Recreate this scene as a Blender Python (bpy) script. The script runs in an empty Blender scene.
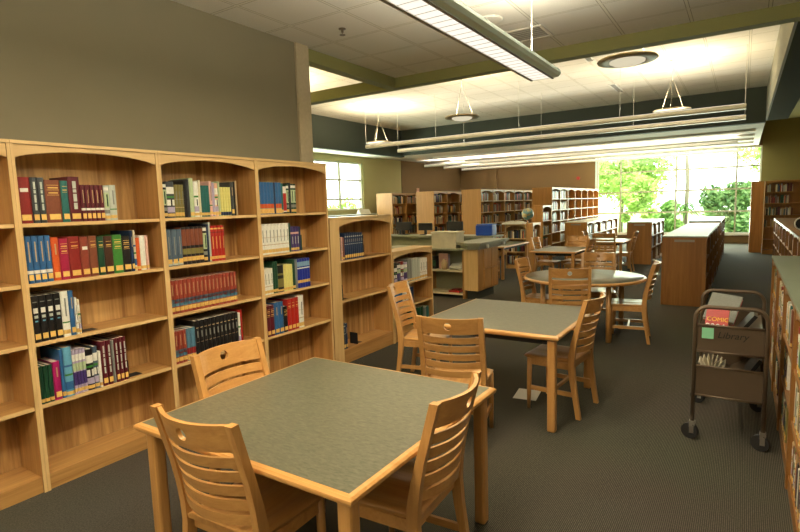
import bpy, bmesh, math, random
from mathutils import Vector, Matrix
PI = math.pi
R = math.radians
random.seed(7)
S = bpy.context.scene
COL = S.collection

# ------------------------------------------------------------------ materials
def new_mat(name):
    m = bpy.data.materials.new(name); m.use_nodes = True
    nt = m.node_tree; nt.nodes.clear()
    out = nt.nodes.new('ShaderNodeOutputMaterial')
    b = nt.nodes.new('ShaderNodeBsdfPrincipled')
    nt.links.new(b.outputs[0], out.inputs[0])
    return m, nt, b, out

def plain(name, rgb, rough=.5, metal=0, noise=.12, scale=20, spec=.5):
    m, nt, b, out = new_mat(name)
    b.inputs['Roughness'].default_value = rough
    b.inputs['Metallic'].default_value = metal
    b.inputs['Specular IOR Level'].default_value = spec
    tc = nt.nodes.new('ShaderNodeTexCoord'); n = nt.nodes.new('ShaderNodeTexNoise')
    n.inputs['Scale'].default_value = scale; n.inputs['Detail'].default_value = 3
    nt.links.new(tc.outputs['Object'], n.inputs['Vector'])
    mx = nt.nodes.new('ShaderNodeMix'); mx.data_type = 'RGBA'
    mx.inputs['A'].default_value = (*[c*(1-noise) for c in rgb], 1)
    mx.inputs['B'].default_value = (*[min(1, c*(1+noise)) for c in rgb], 1)
    nt.links.new(n.outputs['Fac'], mx.inputs['Factor'])
    nt.links.new(mx.outputs['Result'], b.inputs['Base Color'])
    return m

def wood(name, dark, light, axis='z', rough=.38, scale=1.0, contrast=(.3, .7)):
    m, nt, b, out = new_mat(name)
    b.inputs['Roughness'].default_value = rough
    b.inputs['Coat Weight'].default_value = .25
    b.inputs['Coat Roughness'].default_value = .25
    tc = nt.nodes.new('ShaderNodeTexCoord'); mp = nt.nodes.new('ShaderNodeMapping')
    k = {'x': (1.2, 22, 22), 'y': (22, 1.2, 22), 'z': (22, 22, 1.2)}[axis]
    mp.inputs['Scale'].default_value = [v*scale for v in k]
    oi = nt.nodes.new('ShaderNodeObjectInfo')
    ad = nt.nodes.new('ShaderNodeVectorMath'); ad.operation = 'ADD'
    ml = nt.nodes.new('ShaderNodeMath'); ml.operation = 'MULTIPLY'; ml.inputs[1].default_value = 7
    nt.links.new(oi.outputs['Random'], ml.inputs[0])
    nt.links.new(tc.outputs['Object'], ad.inputs[0]); nt.links.new(ml.outputs[0], ad.inputs[1])
    nt.links.new(ad.outputs[0], mp.inputs['Vector'])
    n = nt.nodes.new('ShaderNodeTexNoise'); n.inputs['Scale'].default_value = 1.6
    n.inputs['Detail'].default_value = 6; n.inputs['Roughness'].default_value = .65
    n.inputs['Distortion'].default_value = .8
    nt.links.new(mp.outputs[0], n.inputs['Vector'])
    w = nt.nodes.new('ShaderNodeTexNoise'); w.inputs['Scale'].default_value = .35
    w.inputs['Distortion'].default_value = 2.5
    nt.links.new(mp.outputs[0], w.inputs['Vector'])
    mm = nt.nodes.new('ShaderNodeMath'); mm.operation = 'MULTIPLY_ADD'
    mm.inputs[1].default_value = .55; mm.inputs[2].default_value = 0
    nt.links.new(n.outputs['Fac'], mm.inputs[0])
    m2 = nt.nodes.new('ShaderNodeMath'); m2.operation = 'MULTIPLY_ADD'; m2.inputs[1].default_value = .45
    nt.links.new(w.outputs['Fac'], m2.inputs[0]); nt.links.new(mm.outputs[0], m2.inputs[2])
    cr = nt.nodes.new('ShaderNodeValToRGB')
    cr.color_ramp.elements[0].position = contrast[0]; cr.color_ramp.elements[0].color = (*dark, 1)
    cr.color_ramp.elements[1].position = contrast[1]; cr.color_ramp.elements[1].color = (*light, 1)
    nt.links.new(m2.outputs[0], cr.inputs[0]); nt.links.new(cr.outputs[0], b.inputs['Base Color'])
    bp = nt.nodes.new('ShaderNodeBump'); bp.inputs['Strength'].default_value = .08
    bp.inputs['Distance'].default_value = .002
    nt.links.new(n.outputs['Fac'], bp.inputs['Height']); nt.links.new(bp.outputs[0], b.inputs['Normal'])
    return m

OAK_D, OAK_L = (.33, .155, .042), (.60, .34, .118)
M = {}
for ax in 'xyz':
    M['oak_'+ax] = wood('oak veneer '+ax, OAK_D, OAK_L, ax)
    M['beech_'+ax] = wood('golden beech '+ax, (.43, .20, .055), (.62, .345, .115), ax, .32, 1.3)
    M['honey_'+ax] = wood('matt honey oak '+ax, (.40, .20, .055), (.56, .30, .09), ax, .6, .8)
    M['red_'+ax] = wood('amber oak '+ax, (.21, .085, .018), (.36, .165, .04), ax, .42, .8)
    M['amber_'+ax] = wood('bright amber oak '+ax, (.40, .17, .03), (.60, .29, .065), ax, .42, .8)
    M['back_'+ax] = wood('figured oak veneer '+ax, (.28, .135, .042), (.66, .41, .16), ax, .45, .55, (.38, .62))
    M['edge_'+ax] = wood('light oak edge '+ax, (.60, .38, .15), (.80, .56, .27), ax, .35, 1)
M['edge'] = wood('table edge beech', (.50, .24, .065), (.68, .38, .13), 'x', .28, 1)
M['metal_brown'] = plain('brown painted steel', (.12, .085, .055), .38, .3, .06)
M['steel'] = plain('brushed steel', (.45, .43, .4), .35, .9, .05)
M['black'] = plain('black plastic', (.012, .012, .014), .6)
M['rubber'] = plain('black rubber', (.015, .015, .016), .6)
M['white_paint'] = plain('white painted metal', (.80, .78, .70), .45, 0, .03)
M['pale_green_paint'] = plain('pale green painted metal', (.76, .93, .90), .4, 0, .03)
M['grey_paint'] = plain('grey painted metal', (.3, .29, .25), .4, 0, .04)
M['paper'] = plain('white paper', (.85, .84, .78), .8, 0, .04)
M['pages'] = plain('book pages', (.72, .66, .52), .85, 0, .12, 90)
M['blue_plastic'] = plain('bright blue plastic', (.01, .07, .5), .3)
M['green_note'] = plain('green sticky paper', (.25, .62, .38), .8)
M['tan_col'] = plain('beige concrete block', (.47, .40, .27), .85, 0, .12, 30)
M['wall_taupe'] = plain('olive taupe wall paint', (.225, .20, .13), .85, 0, .03, 4)
M['wall_yellow'] = plain('yellow olive wall paint', (.42, .37, .17), .85, 0, .03, 4)
M['wall_brown'] = plain('brown wall paint', (.19, .115, .045), .85, 0, .05, 3)
M['wall_olive'] = plain('dull olive wall paint', (.22, .18, .055), .85, 0, .04, 3)
M['beam'] = plain('olive green beam paint', (.27, .27, .10), .8, 0, .05, 3)
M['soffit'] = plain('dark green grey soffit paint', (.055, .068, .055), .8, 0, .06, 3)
M['bulk_grey'] = plain('grey bulkhead paint', (.30, .28, .2), .8, 0, .05, 3)
M['ceil_plain'] = plain('white plaster ceiling', (.80, .77, .68), .9, 0, .02, 3)
M['counter_green'] = plain('grey green counter laminate', (.24, .25, .18), .35, 0, .15, 40)
M['panel_green'] = plain('pale green grey panel', (.30, .31, .2), .7, 0, .08, 20)
M['kick'] = plain('dark green grey kickboard', (.05, .055, .04), .8)
M['case_lam'] = plain('sage green case top laminate', (.20, .235, .165), .4, 0, .1, 60)
M['case_white'] = plain('cream painted shelf edge', (.74, .66, .48), .5, 0, .05)
M['stone_box'] = plain('mottled pale cardboard', (.62, .58, .46), .8, 0, .25, 8)
M['gold'] = plain('ochre spine label', (.78, .50, .13), .6, 0, .2, 60)
M['ring_tan'] = plain('satin tan metal', (.42, .34, .22), .5, 0, .05)
M['mullion'] = plain('beige window bar', (.40, .37, .26), .5, 0, .04)
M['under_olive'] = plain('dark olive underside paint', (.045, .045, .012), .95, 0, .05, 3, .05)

def laminate():
    m, nt, b, out = new_mat('grey green mottled laminate')
    b.inputs['Roughness'].default_value = .32
    tc = nt.nodes.new('ShaderNodeTexCoord')
    mp = nt.nodes.new('ShaderNodeMapping'); mp.inputs['Scale'].default_value = (22, 60, 30)
    mp.inputs['Rotation'].default_value = (0, 0, R(-33))
    nt.links.new(tc.outputs['Object'], mp.inputs['Vector'])
    n = nt.nodes.new('ShaderNodeTexNoise'); n.inputs['Scale'].default_value = 1.3
    n.inputs['Detail'].default_value = 8; n.inputs['Roughness'].default_value = .7; n.inputs['Distortion'].default_value = .6
    nt.links.new(mp.outputs[0], n.inputs['Vector'])
    cr = nt.nodes.new('ShaderNodeValToRGB')
    cr.color_ramp.elements[0].position = .34; cr.color_ramp.elements[0].color = (.075, .078, .05, 1)
    cr.color_ramp.elements[1].position = .68; cr.color_ramp.elements[1].color = (.165, .16, .108, 1)
    nt.links.new(n.outputs['Fac'], cr.inputs[0]); nt.links.new(cr.outputs[0], b.inputs['Base Color'])
    return m
M['laminate'] = laminate()

def carpet():
    m, nt, b, out = new_mat('ribbed grey carpet')
    b.inputs['Roughness'].default_value = .95; b.inputs['Specular IOR Level'].default_value = .15
    tc = nt.nodes.new('ShaderNodeTexCoord')
    w = nt.nodes.new('ShaderNodeTexWave'); w.bands_direction = 'X'; w.inputs['Scale'].default_value = 34
    w.inputs['Distortion'].default_value = 1.2; w.inputs['Detail'].default_value = 2; w.inputs['Detail Scale'].default_value = 6
    nt.links.new(tc.outputs['Object'], w.inputs['Vector'])
    n = nt.nodes.new('ShaderNodeTexNoise'); n.inputs['Scale'].default_value = 110; n.inputs['Detail'].default_value = 2
    nt.links.new(tc.outputs['Object'], n.inputs['Vector'])
    n2 = nt.nodes.new('ShaderNodeTexNoise'); n2.inputs['Scale'].default_value = .8
    nt.links.new(tc.outputs['Object'], n2.inputs['Vector'])
    mu = nt.nodes.new('ShaderNodeMath'); mu.operation = 'MULTIPLY'
    nt.links.new(w.outputs['Fac'], mu.inputs[0]); nt.links.new(n.outputs['Fac'], mu.inputs[1])
    cr = nt.nodes.new('ShaderNodeValToRGB')
    cr.color_ramp.elements[0].position = .05; cr.color_ramp.elements[0].color = (.034, .032, .024, 1)
    cr.color_ramp.elements[1].position = .6; cr.color_ramp.elements[1].color = (.145, .132, .10, 1)
    nt.links.new(mu.outputs[0], cr.inputs[0])
    mx = nt.nodes.new('ShaderNodeMix'); mx.data_type = 'RGBA'; mx.blend_type = 'MULTIPLY'; mx.inputs['Factor'].default_value = .25
    nt.links.new(cr.outputs[0], mx.inputs['A']); nt.links.new(n2.outputs['Color'], mx.inputs['B'])
    nt.links.new(mx.outputs['Result'], b.inputs['Base Color'])
    bp = nt.nodes.new('ShaderNodeBump'); bp.inputs['Strength'].default_value = .5; bp.inputs['Distance'].default_value = .004
    nt.links.new(mu.outputs[0], bp.inputs['Height']); nt.links.new(bp.outputs[0], b.inputs['Normal'])
    return m
M['carpet'] = carpet()

def tiles(name, ox, oy, size=.625, rgb=(.62, .58, .49)):
    m, nt, b, out = new_mat(name)
    b.inputs['Roughness'].default_value = .9
    tc = nt.nodes.new('ShaderNodeTexCoord')
    mp = nt.nodes.new('ShaderNodeMapping'); mp.vector_type = 'POINT'
    mp.inputs['Location'].default_value = (-ox/size, -oy/size, 0); mp.inputs['Scale'].default_value = (1/size, 1/size, 1)
    nt.links.new(tc.outputs['Object'], mp.inputs['Vector'])
    sx = nt.nodes.new('ShaderNodeSeparateXYZ'); nt.links.new(mp.outputs[0], sx.inputs[0])
    ds = []
    for i in (0, 1):
        f = nt.nodes.new('ShaderNodeMath'); f.operation = 'PINGPONG'; f.inputs[1].default_value = .5
        nt.links.new(sx.outputs[i], f.inputs[0]); ds.append(f)
    mn = nt.nodes.new('ShaderNodeMath'); mn.operation = 'MINIMUM'
    nt.links.new(ds[0].outputs[0], mn.inputs[0]); nt.links.new(ds[1].outputs[0], mn.inputs[1])
    n = nt.nodes.new('ShaderNodeTexNoise'); n.inputs['Scale'].default_value = 180; n.inputs['Detail'].default_value = 1
    nt.links.new(tc.outputs['Object'], n.inputs['Vector'])
    cr = nt.nodes.new('ShaderNodeValToRGB')
    cr.color_ramp.elements[0].position = .3; cr.color_ramp.elements[0].color = (*[c*.86 for c in rgb], 1)
    cr.color_ramp.elements[1].position = .5; cr.color_ramp.elements[1].color = (*rgb, 1)
    nt.links.new(n.outputs['Fac'], cr.inputs[0])
    # T-bar strip: lighter metal, thin shadow gap on both sides
    r2 = nt.nodes.new('ShaderNodeValToRGB'); r2.color_ramp.interpolation = 'CONSTANT'
    e = r2.color_ramp.elements; e[0].position = 0; e[0].color = (1, 1, .96, 1)
    e[1].position = .017; e[1].color = (.36, .34, .29, 1)
    e2 = e.new(.026); e2.color = (1, 1, 1, 1)
    nt.links.new(mn.outputs[0], r2.inputs[0])
    mx = nt.nodes.new('ShaderNodeMix'); mx.data_type = 'RGBA'; mx.blend_type = 'MULTIPLY'; mx.inputs['Factor'].default_value = 1
    nt.links.new(cr.outputs[0], mx.inputs['A']); nt.links.new(r2.outputs[0], mx.inputs['B'])
    nt.links.new(mx.outputs['Result'], b.inputs['Base Color'])
    return m
M['tiles_near'] = tiles('acoustic ceiling tiles near', -3.61, 3.79, .625, (.74, .73, .67))
M['tiles_far'] = tiles('acoustic ceiling tiles far', 0, 16.1, .625, (.84, .80, .70))

def emis(name, rgb, s):
    m, nt, b, out = new_mat(name); nt.nodes.remove(b)
    e = nt.nodes.new('ShaderNodeEmission'); e.inputs[0].default_value = (*rgb, 1); e.inputs[1].default_value = s
    nt.links.new(e.outputs[0], out.inputs[0]); return m
M['lens'] = emis('lit lamp lens', (1, .93, .80), 1.15)
M['bowl_glow'] = emis('lit frosted lamp bowl', (1, .88, .62), .75)

def glass():
    m, nt, b, out = new_mat('clear window glass'); nt.nodes.remove(b)
    t = nt.nodes.new('ShaderNodeBsdfTransparent'); t.inputs[0].default_value = (.96, .98, .95, 1)
    g = nt.nodes.new('ShaderNodeBsdfGlossy'); g.inputs['Roughness'].default_value = .02
    x = nt.nodes.new('ShaderNodeMixShader'); x.inputs[0].default_value = .05
    nt.links.new(t.outputs[0], x.inputs[1]); nt.links.new(g.outputs[0], x.inputs[2]); nt.links.new(x.outputs[0], out.inputs[0])
    return m
M['glass'] = glass()

def leafm(name, a, c):
    m, nt, b, out = new_mat(name)
    oi = nt.nodes.new('ShaderNodeNewGeometry')
    cr = nt.nodes.new('ShaderNodeValToRGB')
    cr.color_ramp.elements[0].color = (*a, 1); cr.color_ramp.elements[1].color = (*c, 1)
    nt.links.new(oi.outputs['Random Per Island'], cr.inputs[0])
    nt.links.new(cr.outputs[0], b.inputs['Base Color']); b.inputs['Roughness'].default_value = .6
    tr = nt.nodes.new('ShaderNodeBsdfTranslucent'); nt.links.new(cr.outputs[0], tr.inputs[0])
    x = nt.nodes.new('ShaderNodeMixShader'); x.inputs[0].default_value = .45
    nt.links.new(b.outputs[0], x.inputs[1]); nt.links.new(tr.outputs[0], x.inputs[2]); nt.links.new(x.outputs[0], out.inputs[0])
    return m
M['leaf_light'] = leafm('sunlit yellow green leaves', (.24, .42, .08), (.62, .80, .30))
M['leaf_mid'] = leafm('mid green leaves', (.10, .27, .05), (.34, .54, .16))
M['leaf_dark'] = leafm('deep green leaves', (.06, .17, .045), (.24, .40, .14))
M['bark'] = plain('grey bark', (.16, .14, .11), .9, 0, .3, 15)
M['grass'] = plain('pale lawn', (.30, .42, .16), .95, 0, .3, 3)

PAL = dict(red=(.42, .02, .015), dark_red=(.24, .02, .018), maroon=(.11, .012, .02), crimson=(.36, .015, .06),
    brown=(.20, .06, .03), reddish_brown=(.25, .05, .03), dark_brown=(.06, .025, .015), orange=(.62, .10, .02), teal=(.02, .13, .12),
    dark_green=(.012, .06, .03), green=(.05, .22, .04), black=(.012, .011, .012), navy=(.012, .03, .085), blue=(.03, .12, .30),
    royal_blue=(.015, .03, .28), pale_blue=(.22, .38, .52), steel_blue=(.08, .12, .17), grey=(.22, .23, .21), dark_grey=(.05, .055, .06),
    silver=(.48, .52, .46), white=(.80, .79, .72), cream=(.72, .64, .46), yellow=(.72, .66, .22), purple=(.06, .035, .16),
    pink=(.70, .42, .36), peach=(.75, .45, .3), lilac=(.42, .36, .52), magenta=(.36, .012, .12), tan=(.48, .34, .18), olive=(.20, .17, .05),
    gold=(.72, .46, .13), brick_red=(.30, .05, .03), dusty_blue=(.08, .19, .28), sky=(.12, .34, .5), pale_green=(.45, .55, .33))
_bm = {}
def bmat(c):
    if c not in _bm:
        _bm[c] = plain('book cloth '+c.replace('_', ' '), PAL[c], .36, 0, .22, 60)
    return _bm[c]

# ------------------------------------------------------------------ mesh helpers
class MB:
    def __init__(self): self.bm = bmesh.new(); self.mats = []
    def mi(self, m):
        if m is None: return 0
        if m not in self.mats: self.mats.append(m)
        return self.mats.index(m)
    def box(self, x0, x1, y0, y1, z0, z1, m=None, bev=0):
        i = self.mi(m)
        vs = [self.bm.verts.new(p) for p in ((x0,y0,z0),(x1,y0,z0),(x1,y1,z0),(x0,y1,z0),(x0,y0,z1),(x1,y0,z1),(x1,y1,z1),(x0,y1,z1))]
        fs = [self.bm.faces.new([vs[k] for k in q]) for q in ((0,3,2,1),(4,5,6,7),(0,1,5,4),(1,2,6,5),(2,3,7,6),(3,0,4,7))]
        for f in fs: f.material_index = i
        if bev:
            es = list({e for f in fs for e in f.edges})
            r = bmesh.ops.bevel(self.bm, geom=es, offset=bev, segments=2, profile=.5, affect='EDGES')
            for f in r['faces']: f.material_index = i
        return self
    def prism(self, pts, axis, a, b, m=None):
        """polygon pts (u,v) extruded along axis from a to b"""
        i = self.mi(m)
        def P(u, v, w):
            return {'x': (w, u, v), 'y': (u, w, v), 'z': (u, v, w)}[axis]
        A = [self.bm.verts.new(P(u, v, a)) for u, v in pts]; B = [self.bm.verts.new(P(u, v, b)) for u, v in pts]
        n = len(pts); fs = [self.bm.faces.new(A), self.bm.faces.new(B[::-1])]
        for k in range(n): fs.append(self.bm.faces.new((A[k], B[k], B[(k+1) % n], A[(k+1) % n])))
        for f in fs: f.material_index = i
        return self
    def tube(self, path, r, m=None, seg=10, closed=False, smooth=True):
        i = self.mi(m); rs = r if isinstance(r, (list, tuple)) else [r]*len(path)
        path = [Vector(p) for p in path]; rings = []; up = None; n = len(path)
        for k, p in enumerate(path):
            if closed: d = path[(k+1) % n]-path[k-1]
            else: d = path[min(k+1, n-1)]-path[max(k-1, 0)]
            d.normalize()
            if up is None:
                up = Vector((0, 0, 1)) if abs(d.z) < .9 else Vector((1, 0, 0))
            s = d.cross(up).normalized(); up = s.cross(d).normalized()
            rings.append([self.bm.verts.new(p+(s*math.cos(a)+up*math.sin(a))*rs[k]) for a in [2*PI*j/seg for j in range(seg)]])
        fs = []
        for k in range(n if closed else n-1):
            A, B = rings[k], rings[(k+1) % n]
            for j in range(seg): fs.append(self.bm.faces.new((A[j], A[(j+1) % seg], B[(j+1) % seg], B[j])))
        if smooth:
            for f in fs: f.smooth = True
        if not closed: fs.append(self.bm.faces.new(rings[0][::-1])); fs.append(self.bm.faces.new(rings[-1]))
        for f in fs: f.material_index = i
        return self
    def lathe(self, prof, c=(0, 0, 0), m=None, seg=32):
        i = self.mi(m); c = Vector(c); rings = []
        for r, z in prof:
            rings.append([self.bm.verts.new(c+Vector((r*math.cos(2*PI*j/seg), r*math.sin(2*PI*j/seg), z))) for j in range(seg)])
        for A, B in zip(rings, rings[1:]):
            for j in range(seg):
                f = self.bm.faces.new((A[j], A[(j+1) % seg], B[(j+1) % seg], B[j])); f.smooth = True; f.material_index = i
        for q in (rings[0][::-1], rings[-1]):
            f = self.bm.faces.new(q); f.material_index = i
        return self
    def build(self, name, mat=None, parent=None, loc=None, rz=0):
        bmesh.ops.recalc_face_normals(self.bm, faces=self.bm.faces)
        me = bpy.data.meshes.new(name); self.bm.to_mesh(me); self.bm.free()
        if self.mats:
            for m in self.mats: me.materials.append(m)
        elif mat: me.materials.append(mat)
        o = bpy.data.objects.new(name, me); COL.objects.link(o)
        if parent: o.parent = parent
        if loc is not None: o.location = loc
        o.rotation_euler.z = rz
        return o

def B(x0, x1, y0, y1, z0, z1, m=None, bev=0): return MB().box(x0, x1, y0, y1, z0, z1, m, bev)
def tag(o, label, cat, group=None, kind=None):
    if label: o['label'] = label
    if cat: o['category'] = cat
    if group: o['group'] = group
    if kind: o['kind'] = kind
    return o
def thing(name, label, cat, loc=(0, 0, 0), rz=0, group=None):
    o = bpy.data.objects.new(name, None); COL.objects.link(o); o.empty_display_size = .1
    o.location = loc; o.rotation_euler.z = rz
    return tag(o, label, cat, group)
def struct(name, mb, mat=None, label=None):
    o = mb.build(name, mat); o['kind'] = 'structure'
    if label: o['label'] = label
    return o
def dup(o, loc, rz, label=None, group=None):
    c = o.copy(); COL.objects.link(c); c.location = loc; c.rotation_euler.z = rz
    if label: c['label'] = label
    if group: c['group'] = group
    for ch in list(o.children):
        d = ch.copy(); COL.objects.link(d); d.parent = c
        for g in list(ch.children):
            e = g.copy(); COL.objects.link(e); e.parent = d
    return c
ORD = ['first','second','third','fourth','fifth','sixth','seventh','eighth','ninth','tenth','eleventh','twelfth','thirteenth','fourteenth','fifteenth','sixteenth','seventeenth','eighteenth','nineteenth','twentieth','twenty-first','twenty-second','twenty-third','twenty-fourth','twenty-fifth','twenty-sixth','twenty-seventh','twenty-eighth','twenty-ninth','thirtieth','thirty-first','thirty-second','thirty-third','thirty-fourth']

# ------------------------------------------------------------------ camera
cam = bpy.data.cameras.new('camera'); co = bpy.data.objects.new('camera', cam); COL.objects.link(co)
S.camera = co; cam.sensor_width = 36; cam.lens = 36*527.56/800; cam.clip_start = .02; cam.clip_end = 300
yaw, pit, rol = R(-33.0725), R(6.4806), R(1.7235)
fwd = Vector((math.sin(yaw)*math.cos(pit), math.cos(yaw)*math.cos(pit), -math.sin(pit)))
rt = Vector((math.cos(yaw), -math.sin(yaw), 0)); dn = fwd.cross(rt)
r_ = math.cos(rol)*rt+math.sin(rol)*dn; d_ = -math.sin(rol)*rt+math.cos(rol)*dn
co.matrix_world = Matrix(((r_.x, -d_.x, -fwd.x, 0), (r_.y, -d_.y, -fwd.y, 0), (r_.z, -d_.z, -fwd.z, 1.70), (0, 0, 0, 1)))

# ------------------------------------------------------------------ room shell
XL = -3.93         # near left wall
YW = 22.5          # window wall
XF = -11.15        # far left wall
XR = 4.0
ZN, ZT, ZL = 3.40, 4.25, 3.42    # near ceiling, tray ceiling, lower ceiling
struct('floor', B(XF-.2, XR+.2, -3, YW+.2, -.1, 0), M['carpet'])
struct('wall_left', B(XL-.2, XL, -3, 4.17, 0, 4.4), M['wall_taupe'])
struct('trim_1', B(XL-.2, XL+.02, 4.172, 4.36, 0, 3.42), M['tan_col'], 'beige block column at the end of the left wall')
struct('wall_back', B(XF-.2, XR+.2, -3.2, -3, 0, 4.4), M['wall_taupe'])
struct('wall_right', B(XR, XR+.2, -3, YW, 0, 4.4), M['wall_olive'])
struct('wall_alcove', B(XF, XL-.2, 4.1, 4.3, 0, 4.4), M['wall_yellow'])
struct('ceiling_near', B(-3.96, XR, -3, 6.1, ZN, 4.3), M['tiles_near'])
struct('ceiling_tray', B(-9.9, XR, 4.3, 15.5, ZT, ZT+.1), M['tiles_far'])
struct('trim_2', MB().box(-4.1, XR, 6.1, 6.25, 3.27, 4.24).box(XF, -4.1, 6.1, 6.25, 3.27, 3.42), M['beam'], 'olive green beam across the ceiling')
struct('trim_3', B(-4.1, -3.962, 4.36, 6.098, 3.27, 4.24), M['beam'], 'olive green beam along the left side of the near ceiling')
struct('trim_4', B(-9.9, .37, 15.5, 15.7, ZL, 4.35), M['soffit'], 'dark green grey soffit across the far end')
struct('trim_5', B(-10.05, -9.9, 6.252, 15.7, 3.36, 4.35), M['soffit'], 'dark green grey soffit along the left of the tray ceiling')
struct('ceiling_left', B(XF, -10.05, 4.3, 15.7, ZL, ZL+.1), M['ceil_plain'])
struct('ceiling_far', B(XF, .37, 15.7, YW, ZL+.02, ZL+.12), M['ceil_plain'])
# ribs added to stand in for the bright light bands on the far ceiling
cv = MB()
for y in (17.0, 18.3, 19.6, 20.9): cv.box(-9.5, .2, y, y+.16, ZL-.035, ZL+.018)
struct('trim_6', cv, M['ceil_plain'], 'shallow white ribs added for the light bands across the far ceiling')
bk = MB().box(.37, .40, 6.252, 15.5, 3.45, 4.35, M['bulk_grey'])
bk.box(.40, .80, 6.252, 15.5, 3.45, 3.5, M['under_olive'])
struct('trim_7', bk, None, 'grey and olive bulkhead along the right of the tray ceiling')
struct('ceiling_right', B(.372, XR, 15.5, YW, 4.25, 4.35), M['wall_olive'])
struct('trim_10', B(.34, .37, 15.7, YW, 3.442, 4.3), M['bulk_grey'])
# far left wall with window opening y 11.2..14.95, z 1.67..3.15
w = MB(); wx0, wx1 = XF-.2, XF
w.box(wx0, wx1, 4.1, 11.2, 0, 4.4); w.box(wx0, wx1, 14.95, 17.4, 0, 4.4)
w.box(wx0, wx1, 11.2, 14.95, 0, 1.62); w.box(wx0, wx1, 11.2, 14.95, 3.22, 4.4)
struct('wall_far_left', w, M['wall_yellow'])
struct('wall_far_left_brown', B(wx0, wx1+.015, 17.4, YW, 0, 4.4), M['wall_brown'])
# end wall with the big window opening
GX0, GX1, GZ0, GZ1 = -5.02, .485, .34, 3.42
w = MB(); w.box(XF, GX0, YW, YW+.2, 0, 4.4); w.box(GX0, GX1, YW, YW+.2, 0, GZ0); w.box(GX0, GX1, YW, YW+.2, GZ1, 4.4)
w.box(-9.6, -9.3, YW-.12, YW, 0, 3.44)
struct('wall_end', w, M['wall_brown'])
struct('wall_end_right', B(GX1, XR, YW, YW+.2, 0, 4.4), M['wall_olive'])
struct('trim_8', B(GX0, GX1, YW-.06, YW-.002, GZ0-.05, GZ0+.02), M['white_paint'], 'white window sill')
struct('trim_9', B(GX0-.06, GX0, YW-.03, YW+.05, 0, GZ1), M['pale_green_paint'], 'pale green window jamb')
# window_1
def window(name, axis, a0, a1, z0, z1, at, vs, hs, t=.05):
    e = bpy.data.objects.new(name, None); COL.objects.link(e); e['kind'] = 'structure'
    def bx(u0, u1, w0, w1, d=.03):
        return B(u0, u1, at-d, at+d, w0, w1) if axis == 'x' else B(at-d, at+d, u0, u1, w0, w1)
    fr = MB()
    for q in ((a0, a1, z0, z0+t), (a0, a1, z1-t, z1), (a0, a0+t, z0+t, z1-t), (a1-t, a1, z0+t, z1-t)):
        if axis == 'x': fr.box(q[0], q[1], at-.04, at+.04, q[2], q[3])
        else: fr.box(at-.04, at+.04, q[0], q[1], q[2], q[3])
    fr.build('window_frame', M['white_paint'], e)
    for v in vs: bx(v-t/2, v+t/2, z0+t, z1-t).build('mullion', M['mullion'], e)
    for h in hs: bx(a0+t, a1-t, h-t/2, h+t/2, .024).build('transom', M['mullion'], e)
    bx(a0+t, a1-t, z0+t, z1-t, .004).build('pane', M['glass'], e)
    return e
window('window_1', 'x', GX0, GX1, GZ0, GZ1, YW+.08, (-4.12, -2.16, -.24), (1.16, 1.96, 2.74), .055)
window('window_2', 'y', 11.2, 14.95, 1.62, 3.22, XF-.1, (12.2, 13.75), (1.98, 2.62), .05)

# ------------------------------------------------------------------ outdoors
struct('ground', B(-60, 40, YW+.3, 90, -.35, -.3), M['grass'])
struct('ground_2', B(-60, XF-.3, -10, YW+.29, -.35, -.3), M['grass'])
def tree(name, label, cat, loc, h, rad, mat, n, trunk=.12, z0=None, leaf=.22, squash=1.0):
    t = thing(name, label, cat, loc)
    z0 = h*.35 if z0 is None else z0
    MB().tube([(0, 0, 0), (.05*h*.2, 0, h*.3), (-.02*h, .02*h, h*.6), (0, 0, h*.85)], [trunk, trunk*.8, trunk*.5, trunk*.2], None, 8).build('trunk', M['bark'], t)
    m = MB(); bm = m.bm
    rnd = random.Random(name+label)
    blobs = []
    for k in range(15):
        a = rnd.uniform(0, 6.28); q = rnd.uniform(.1, .95)*rad
        blobs.append((Vector((q*math.cos(a), q*math.sin(a), rnd.uniform(z0+(h-z0)*.15, h-(h-z0)*.15))), rnd.uniform(.22, .5)*rad))
    for k in range(n):
        c, r = rnd.choice(blobs)
        d = Vector((rnd.gauss(0, 1), rnd.gauss(0, 1), rnd.gauss(0, 1))).normalized()*r*rnd.uniform(.45, 1.05)
        p = c+Vector((d.x, d.y, d.z*squash)); u = Vector((rnd.gauss(0, 1), rnd.gauss(0, 1), rnd.gauss(0, .6))).normalized()
        v = u.cross(Vector((rnd.gauss(0, 1), rnd.gauss(0, 1), rnd.gauss(0, 1)))).normalized(); s = leaf*rnd.uniform(.6, 1.3)
        vs = [bm.verts.new(p-u*s), bm.verts.new(p+v*s*.4), bm.verts.new(p+u*s), bm.verts.new(p-v*s*.4)]
        bm.faces.new(vs)
    m.build('crown', mat, t)
    return t
G = 'trees outside the big window'
tree('leafy_tree', 'bright yellow green tree filling the left middle of the big window', 'tree', (-6.0, 33, -.3), 6.4, 2.9, M['leaf_light'], 4600, .12, 1.2, .2)
tree('leafy_tree', 'small mid green tree behind the second window panel from left', 'tree', (-4.3, 29.5, -.3), 3.4, 1.0, M['leaf_light'], 2000, .08, .6, .15)
tree('leafy_tree', 'deep green bushy tree at the right side of the big window', 'tree', (-.35, 28.0, -.3), 2.6, 1.35, M['leaf_dark'], 5200, .12, .2, .14)
tree('shrub', 'low mid green shrub in the middle of the big window', 'shrub', (-2.9, 27.2, -.3), 2.1, .8, M['leaf_mid'], 1800, .07, .2, .13)
tree('leafy_tree', 'pale green tree far off beyond the leftmost window panel', 'tree', (-10.6, 42, -.3), 7.0, 2.8, M['leaf_light'], 2000, .16, 2.0, .26)
tree('leafy_tree', 'thin distant tree near the top right of the big window', 'tree', (1.2, 44, -.3), 7.6, 2.0, M['leaf_light'], 700, .12, 3.0, .22)
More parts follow.
